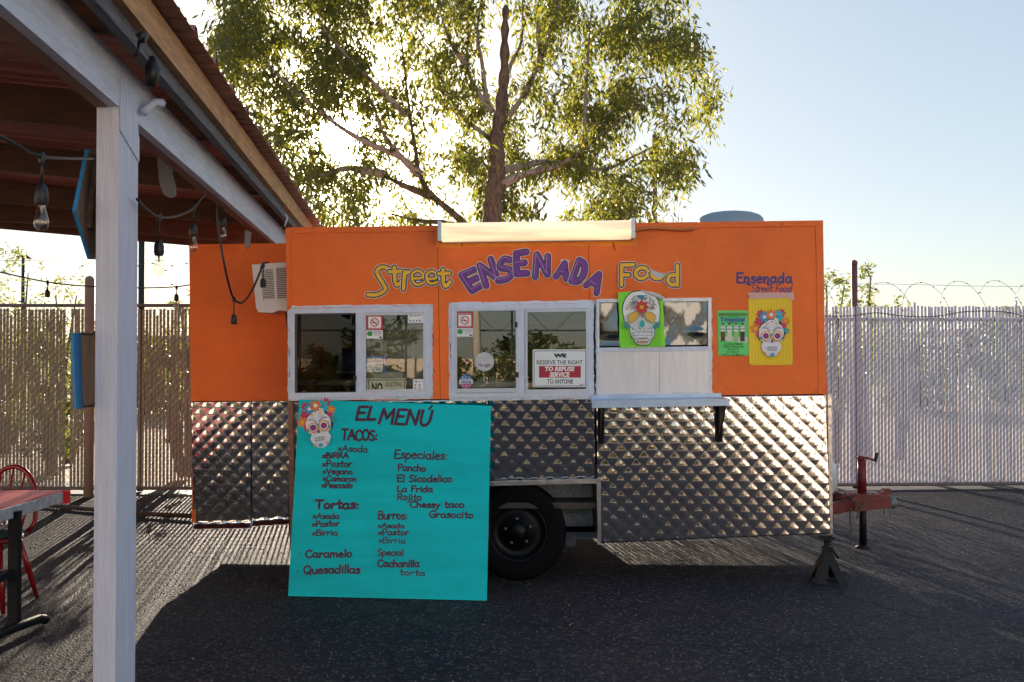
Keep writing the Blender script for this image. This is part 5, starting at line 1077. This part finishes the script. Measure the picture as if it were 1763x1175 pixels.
def leaves(name, centers, radii, per, ln, wd, m, parent, droop=.8, seed=0):
    rg = np.random.default_rng(seed); N = len(centers)*per; C = np.repeat(np.array(centers), per, 0); R = np.repeat(np.array(radii), per)
    d = rg.normal(size=(N, 3)); d /= np.linalg.norm(d, axis=1)[:, None]; pos = C+d*(rg.random(N)**.5*R)[:, None]*np.array([1, 1, 1.15])
    ax = rg.normal(size=(N, 3)); ax[:, 2] = ax[:, 2]*.5-droop*1.6; ax /= np.linalg.norm(ax, axis=1)[:, None]
    sd_ = np.cross(ax, rg.normal(size=(N, 3))); sd_ /= np.linalg.norm(sd_, axis=1)[:, None]; nn_ = np.cross(ax, sd_)
    l = ln*rg.uniform(.65, 1.3, N)[:, None]; w_ = wd*rg.uniform(.7, 1.2, N)[:, None]
    v = np.stack([pos, pos+ax*l*.45+sd_*w_/2+nn_*l*.05, pos+ax*l, pos+ax*l*.45-sd_*w_/2+nn_*l*.05], 1).reshape(-1, 3)
    b = np.array(BASE.get(parent.name, (0, 0, 0))) if parent else np.zeros(3); v = v-b
    me = bpy.data.meshes.new(name); me.vertices.add(N*4); me.vertices.foreach_set('co', v.ravel()); me.loops.add(N*4); me.loops.foreach_set('vertex_index', np.arange(N*4)); me.polygons.add(N)
    me.polygons.foreach_set('loop_start', np.arange(N)*4); me.update(calc_edges=True); me.materials.append(m); me.validate()
    o = bpy.data.objects.new(name, me); COL.objects.link(o); o.parent = parent
    return o
TD = 14.0
ET = thing('eucalyptus_tree', P(840, 615, TD)-Vector((0, 0, 1.6)), 'tall eucalyptus with drooping leaves behind the food trailer, low sun shining through it', 'tree')
def limb(name, pts, r0, r1, mt, dz=None):
    LPX.extend((p_[0], p_[1]) for p_ in crom([(q_[0], q_[1]) for q_ in pts], 5)); n_ = len(pts); c = [P(x, y, TD+d) for x, y, d in pts]; c = crom3(c, 5); rs = [r0+(r1-r0)*(i/(len(c)-1))**.8 for i in range(len(c))]
    rs = [r*(1+.07*math.sin(i*2.3)) for i, r in enumerate(rs)]
    m = MB(); m.tube(c, rs, 12); o = m.build(name, mt, ET); return c
tips = []; LPX = []
tr = P(842, 615, TD); m = MB(); c = crom3([Vector((tr.x-.1, TD, 0)), Vector((tr.x-.06, TD, 1.6)), P(846, 400, TD), P(850, 340, TD), P(856, 290, TD), P(855, 240, TD), P(862, 190, TD), P(868, 130, TD), P(869, 60, TD), P(871, 10, TD)], 6)
rs = [.175*(1-.78*i/(len(c)-1))*(1.25 if i < 4 else 1)+.015*math.sin(i*1.7) for i in range(len(c))]; m.tube(c, rs, 16); m.build('trunk', BARK, ET)
for a in (
 [(850, 470, 0), (815, 405, -.1), (785, 372, -.2), (742, 335, -.3), (722, 300, -.4), (716, 262, -.4), (708, 215, -.5), (700, 150, -.6), (690, 60, -.7)],
 [(742, 338, -.3), (700, 322, -.2), (675, 310, 0), (640, 296, .2)], [(722, 300, -.4), (690, 270, -.6), (660, 230, -.8), (640, 170, -1)],
 [(812, 402, -.1), (770, 385, .2), (720, 380, .5), (670, 368, .8)],
 [(865, 318, 0), (890, 305, -.1), (925, 295, -.2), (965, 284, -.3), (1000, 262, -.4), (1030, 235, -.5), (1060, 215, -.6), (1110, 180, -.7)],
 [(860, 294, 0), (885, 290, .2), (930, 280, .3), (985, 283, .3), (1040, 292, .4), (1090, 270, .5), (1130, 250, .5)],
 [(1008, 258, -.4), (1012, 230, -.5), (1030, 210, -.5), (1060, 185, -.6)], [(1006, 252, -.4), (1008, 180, -.3), (1012, 100, -.2), (1018, 20, -.1)],
 [(876, 200, 0), (895, 175, -.1), (915, 140, -.2), (932, 100, -.3), (945, 60, -.4), (960, 15, -.5), (985, -40, -.6)],
 [(930, 105, -.3), (926, 60, -.2), (925, 10, -.1)], [(848, 192, 0), (830, 170, .1), (812, 140, .2), (803, 110, .2), (806, 70, .3), (806, 10, .3)],
 [(803, 112, .2), (785, 90, .1), (770, 60, 0), (755, 10, 0)], [(838, 185, .1), (830, 110, .3), (822, 60, .3), (828, 0, .3)],
 [(850, 245, 0), (825, 225, .2), (800, 205, .4), (770, 160, .6), (745, 100, .8)], [(858, 170, 0), (880, 110, .3), (898, 70, .4), (900, 0, .5)],
 [(700, 200, -.5), (650, 150, -.8), (600, 100, -1.0), (550, 40, -1.1)], [(690, 270, -.6), (620, 240, -.9), (560, 200, -1.1), (490, 140, -1.2), (430, 80, -1.2)],
 [(660, 300, 0), (600, 290, .1), (560, 300, .1), (520, 300, .1)]):
    c = limb('branch', a, .066 if a[0][1] > 280 else .045, .010, PBARK if a[0][1] < 330 else BARK); tips += c[8::3]
# crown: sprigs of drooping leaves fill an uneven envelope with holes
env = [(372, -160), (384, 20), (372, 70), (352, 100), (398, 150), (428, 200), (455, 250), (490, 300), (520, 340), (555, 382), (640, 395), (760, 395), (880, 400), (1000, 470), (1120, 500), (1160, 400), (1150, 345), (1130, 315), (1185, 318), (1195, 265), (1235, 225), (1232, 160), (1205, 95), (1188, 55), (1192, -10), (1150, -160)]
def inside(x, y, pl_):
    r = False; j = len(pl_)-1
    for i in range(len(pl_)):
        xi, yi = pl_[i]; xj, yj = pl_[j]
        if (yi > y) != (yj > y) and x < (xj-xi)*(y-yi)/(yj-yi)+xi: r = not r
        j = i
    return r
rnd = random.Random(21); holes_ = [(858, 60, 66, 90, .9), (820, 130, 40, 40, .8), (900, 110, 40, 45, .8), (800, 330, 38, 38, .8), (575, 232, 32, 30, .82), (545, 262, 42, 26, .8), (700, 352, 40, 18, .65), (975, 325, 75, 26, .88), (1090, 315, 45, 24, .85), (1155, 350, 60, 30, .7), (925, 235, 45, 40, .75), (470, 40, 26, 20, .5), (680, 240, 25, 20, .5), (525, 290, 40, 14, .6), (1060, 60, 18, 20, .4), (770, 215, 32, 40, .7), (1020, 150, 30, 26, .6), (640, 140, 30, 26, .6), (590, 320, 50, 22, .7), (760, 90, 28, 40, .6), (1130, 120, 26, 26, .5)]
cs, rr = [], []
clumps = [(rnd.uniform(370, 1230), rnd.uniform(-150, 480), rnd.uniform(28, 60)) for _ in range(170)]
while len(cs) < 1330:
    if rnd.random() < .86:
        k = rnd.choice(clumps); x, y = rnd.gauss(k[0], k[2]*.42), rnd.gauss(k[1], k[2]*.42)
    else: x, y = rnd.uniform(350, 1240), rnd.uniform(-160, 500)
    if not inside(x, y, env): continue
    p = 1.
    for hx, hy, a, b_, s in holes_:
        q_ = ((x-hx)/a)**2+((y-hy)/b_)**2
        if q_ < 1: p *= 1-s*(1-q_*.35)
    if rnd.random() > p: continue
    near = any((x-a_)**2+(y-b_)**2 < 800 for a_, b_ in LPX)
    cs.append(tuple(P(x, y, TD+(rnd.uniform(.1, 2.0) if (822 < x < 892 and y > 170) or (near and rnd.random() < .8) else rnd.uniform(-1.9, 1.9))))); rr.append(rnd.uniform(.16, .36))
n0 = len(cs)
while len(cs) < n0+230:
    x, y = rnd.uniform(380, 640), rnd.uniform(-80, 385)
    if inside(x, y, env) and ((x-577)/38)**2+((y-232)/36)**2 > 1: cs.append(tuple(P(x, y, TD+rnd.uniform(-1.5, 1.9)))); rr.append(rnd.uniform(.14, .3))
for t_ in tips: cs.append(tuple(t_)); rr.append(.16)
keep = [i for i, c_ in enumerate(cs) if (Vector(c_)-CAM).normalized().angle(SUND) > math.radians(1.25)]; cs = [cs[i] for i in keep]; rr = [rr[i] for i in keep]
lv = leaves('leaves', cs, rr, 36, .128, .037, EUC, ET, .8, 3); lv['kind'] = 'stuff'
lv2 = leaves('leaf_fringe', [tuple(P(x+rnd.uniform(-14, 14), y+rnd.uniform(-12, 12), TD+rnd.uniform(-1, 1))) for x, y in env for _ in range(4)], [.2]*len(env)*4, 7, .10, .024, EUC, ET, .9, 4); lv2['kind'] = 'stuff'
tw = MB()   # fine twigs through the crown
for i in range(420):
    a = Vector(cs[rnd.randrange(1400)]); d = Vector((rnd.gauss(0, .11), rnd.gauss(0, .1), rnd.uniform(-.1, .24))); tw.tube([a, a+d*.5+Vector((rnd.gauss(0, .03), 0, 0)), a+d], [.004, .006, .009], 4, caps=False)
tw.build('twigs', BARK, ET, kind='stuff')
def plant(name, x, y, h, w_, label, cat, n_=60, per=24, m_=BUSH, ln=.09, wd=.03, stems=5, seed=1, lo=.15, base=0., trunk=.05, group=None):
    rg = random.Random(seed); t = thing(name, (x, y, base), label, cat, group); b = MB()
    ends = []
    for k in range(stems):
        a = rg.uniform(0, 6.28); e = Vector((x+w_*.35*math.cos(a)*rg.random(), y+w_*.35*math.sin(a)*rg.random(), base+h*rg.uniform(.6, .95))); mid = Vector((x, y, base)).lerp(e, .5)+Vector((rg.gauss(0, .1), rg.gauss(0, .1), 0)); b.tube(crom3([Vector((x+rg.gauss(0, .05), y, base)), mid, e]), [trunk*(1-.8*i/12) for i in range(13)], 6)
    b.build('trunk', BARK, t)
    cc = []; r_ = []
    for k in range(n_):
        u = rg.random(); z = lo*h+(1-lo)*h*u; ww = w_*.5*math.sin(math.pi*min(1, .12+u*.85))**.7; a = rg.uniform(0, 6.28); q_ = rg.random()**.5
        cc.append((x+ww*q_*math.cos(a), y+ww*q_*math.sin(a), base+z)); r_.append(rg.uniform(.08, .2)*w_*.5)
    o = leaves('foliage', cc, r_, per, ln, wd, m_, t, .2, seed); o['kind'] = 'stuff'
    return t
def PX(px, D): return P(px, 600, D).x
plant('palo_verde', PX(10, 16.5), 16.5, P(0, 432, 16.5).z, 2.0, 'thin leafed desert tree over the left fence by the street lamp', 'tree', 60, 16, ln=.09, wd=.03, seed=5, lo=.5)
plant('palo_verde', PX(122, 15), 15, P(0, 470, 15).z, 1.5, 'smaller desert tree over the left fence just left of the post', 'tree', 34, 14, ln=.09, wd=.03, seed=6, lo=.5)
plant('desert_bush', PX(86, 13.5), 13.5, 1.9, 1.2, 'yellow-green bush showing through the gap in the left fence slats', 'bush', 80, 34, seed=7)
plant('desert_bush', PX(20, 18), 18, 2.0, 4.0, 'wide bush behind the slats at the far left', 'bush', 120, 34, seed=8)
plant('desert_bush', PX(322, 13.3), 13.3, P(0, 488, 13.3).z, .9, 'leafy bush at the rear left corner of the trailer', 'bush', 50, 24, seed=9)
plant('desert_bush', PX(1440, 15), 15, P(0, 470, 15).z, 1.3, 'pale green bush over the fence just right of the trailer', 'bush', 60, 24, seed=10, lo=.3)
plant('desert_bush', PX(1490, 15.5), 15.5, P(0, 458, 15.5).z, .8, 'thin twiggy bush behind the maroon fence post', 'bush', 34, 14, seed=11, lo=.5)
plant('desert_bush', PX(1545, 15.5), 15.5, P(0, 512, 15.5).z, 1.0, 'low bush tips just above the slats right of the maroon post', 'bush', 30, 16, seed=12, lo=.4)
plant('desert_bush', PX(690, 17), 17, 3.3, 3.0, 'leafy bush low behind the trailer under the left limb', 'bush', 90, 24, m_=EUC, seed=13)
plant('desert_bush', PX(1010, 16.5), 16.5, 3.9, 3.6, 'dark dense bush behind the trailer roof, right of the trunk', 'bush', 150, 30, m_=EUC, ln=.1, wd=.03, seed=14, lo=.3)
m = MB(); c = P(1128, 600, 19); m.tube([(c.x, 19, 0), (c.x, 19, P(0, 232, 19).z)], .045, 8); tag(m.build('steel_pole', MPOST), 'thin pole seen through the right side of the eucalyptus', 'pole')
# far things
SL = thing('street_lamp', (PX(39, 42), 42, 0), 'tall thin street lamp beyond the left fence', 'street lamp'); z_ = P(0, 441, 42).z
m = MB(); m.tube([(PX(39, 42), 42, 0), (PX(39, 42), 42, z_)], [.11, .07], 8); m.build('pole', DPOST, SL); m = MB(); m.bar((PX(38.6, 42), 42, z_), (PX(46, 42), 42, z_-.02), .05, .05); m.build('arm', DPOST, SL); m = MB(); m.prism([(PX(45, 42), 41.9, z_+.06), (PX(54, 42), 41.9, z_-.1), (PX(46, 42), 41.9, z_-.12)], (0, .25, 0)); m.build('lamp_head', DPOST, SL)
def building(x0, x1, y, h, d, col, lab, wins, D=None):
    t = thing('warehouse', ((x0+x1)/2, y, 0), lab, 'building'); m = MB(); m.box((x0, y, -.02), (x1, y+d, h)); m.build('wall', mat('warehouse_wall_%d' % int(y), col, .8, var=.06), t); m = MB(); m.box((x0-.3, y-.3, h), (x1+.3, y+d+.3, h+.25)); m.build('roof', mat('warehouse_roof', (.3, .3, .32), .6), t)
    for a, z0, ww, hh in wins: m = MB(); m.box((a, y-.05, z0), (a+ww, y-.003, z0+hh)); m.build('window', GREYIN, t)
building(PX(1500, 60), PX(1700, 60), 60, 2.6, 10, (.34, .34, .40), 'low grey warehouse far beyond the right fence', [(PX(1560, 60), .9, 1.6, 1.0), (PX(1620, 60), .9, 1.6, 1.0)])
building(PX(1690, 48), PX(1900, 48), 48, 3.0, 10, (.42, .41, .45), 'pale warehouse beyond the fence at the right edge', [(PX(1720, 48), .8, 1.4, 1.0)])
building(PX(230, 50), PX(330, 50), 50, 2.4, 8, (.35, .32, .32), 'low grey shed far behind the left fence', [(PX(270, 50), .9, 1.2, .8)])
for i, (px, D, h, w_, lab) in enumerate(((1560, 30, 2.4, 5, 'desert tree line beyond the right fence'), (1740, 34, 3.1, 4, 'rounded desert tree beyond the fence at the right edge'), (60, 34, 2.6, 7, 'broad grey-green tree beyond the left fence'), (250, 28, 2.0, 4, 'low scrub beyond the left fence'))):
    plant('desert_tree', PX(px, D), D, h, w_, lab, 'tree', 70, 40, ln=.22, wd=.1, seed=30+i, lo=.05)
# ---------------------------------------------------------------- behind the viewer: what the steel and panes mirror, plus buildings added for bounce light
TANW = mat('tan_block_wall', (.50, .38, .27), .8, var=.12, vscale=1.5, bump=.3, bscale=20)
STUC = mat('bounce_stucco', (.62, .53, .44), .85, var=.08, vscale=1.2)
def stucco(x0, x1, y, h, lab):  # added building, out of view, bounces sunlight onto the shaded trailer front
    t = thing('bounce_building', ((x0+x1)/2, y, 0), lab, 'building'); m = MB(); m.box((x0, y-9, -.02), (x1, y, h)); m.build('wall', STUC, t); m = MB(); m.box((x0-.1, y-9.1, h), (x1+.1, y+.1, h+.35)); m.build('parapet', WHITEM, t)
    k = 0
    x = x0+2.5
    while x < x1-2.5: m = MB(); m.box((x, y+.002, h-2.4), (x+1.2, y+.03, h-1.2)); m.build('window', BLKMET, t); x += 5
stucco(4.6, 34, -12.5, 6.2, 'long cream stucco building added behind the viewer to bounce sunlight, right of the pole')
stucco(-34, -7.6, -12.5, 6.2, 'long cream stucco building added behind the viewer to bounce sunlight, left of the pole')
m = MB(); m.box((-7.5, -15.2, -.02), (6.5, -15, 1.55)); tag(m.build('block_wall', TANW), 'long low tan block wall on the far side of the lot', 'wall')
for i in range(8):
    plant('desert_bush', -7.5+i*2.0, -12.6-(i % 3)*.5, 1.5+.35*math.sin(i*2.1), 2.6, 'olive shrub in front of the tan block wall', 'bush', 60, 50, ln=.15, wd=.07, seed=70+i, lo=.03, group='shrubs in front of the tan wall')
for i in range(9):
    x = -18+i*4.6; plant('desert_bush', x+random.uniform(-1, 1), -17.2-random.random()*2, random.uniform(2.1, 3.1), random.uniform(3.5, 5.5), 'olive bush behind the tan block wall', 'bush', 70, 40, ln=.2, wd=.09, seed=50+i, lo=.05, group='bushes behind the tan wall')
m = MB(); m.tube([(-.9, -13, 0), (-1.1, -13, 6.5)], [.13, .10], 10); tag(m.build('utility_pole', mat('pale_pole', (.42, .36, .30), .8)), 'pale leaning utility pole across the lot', 'pole')
m = MB()
for x in np.arange(-12, 14, 3.0): m.tube([(x, -14, 0), (x, -14, 2.9)], .03, 6)
m.tube([(-13, -14, 2.35), (14, -14, 2.35)], .025, 6); m.tube([(-13, -14, 2.9), (14, -14, 2.9)], .008, 4)
m.tube([(x, -14+.1*math.cos(x*2.4), 2.62+.26*math.sin(x*4.2)) for x in np.arange(-12, 13, .08)], .008, 4); tag(m.build('rail_fence', DPOST), 'bare rail fence with looping wire across the lot', 'fence')
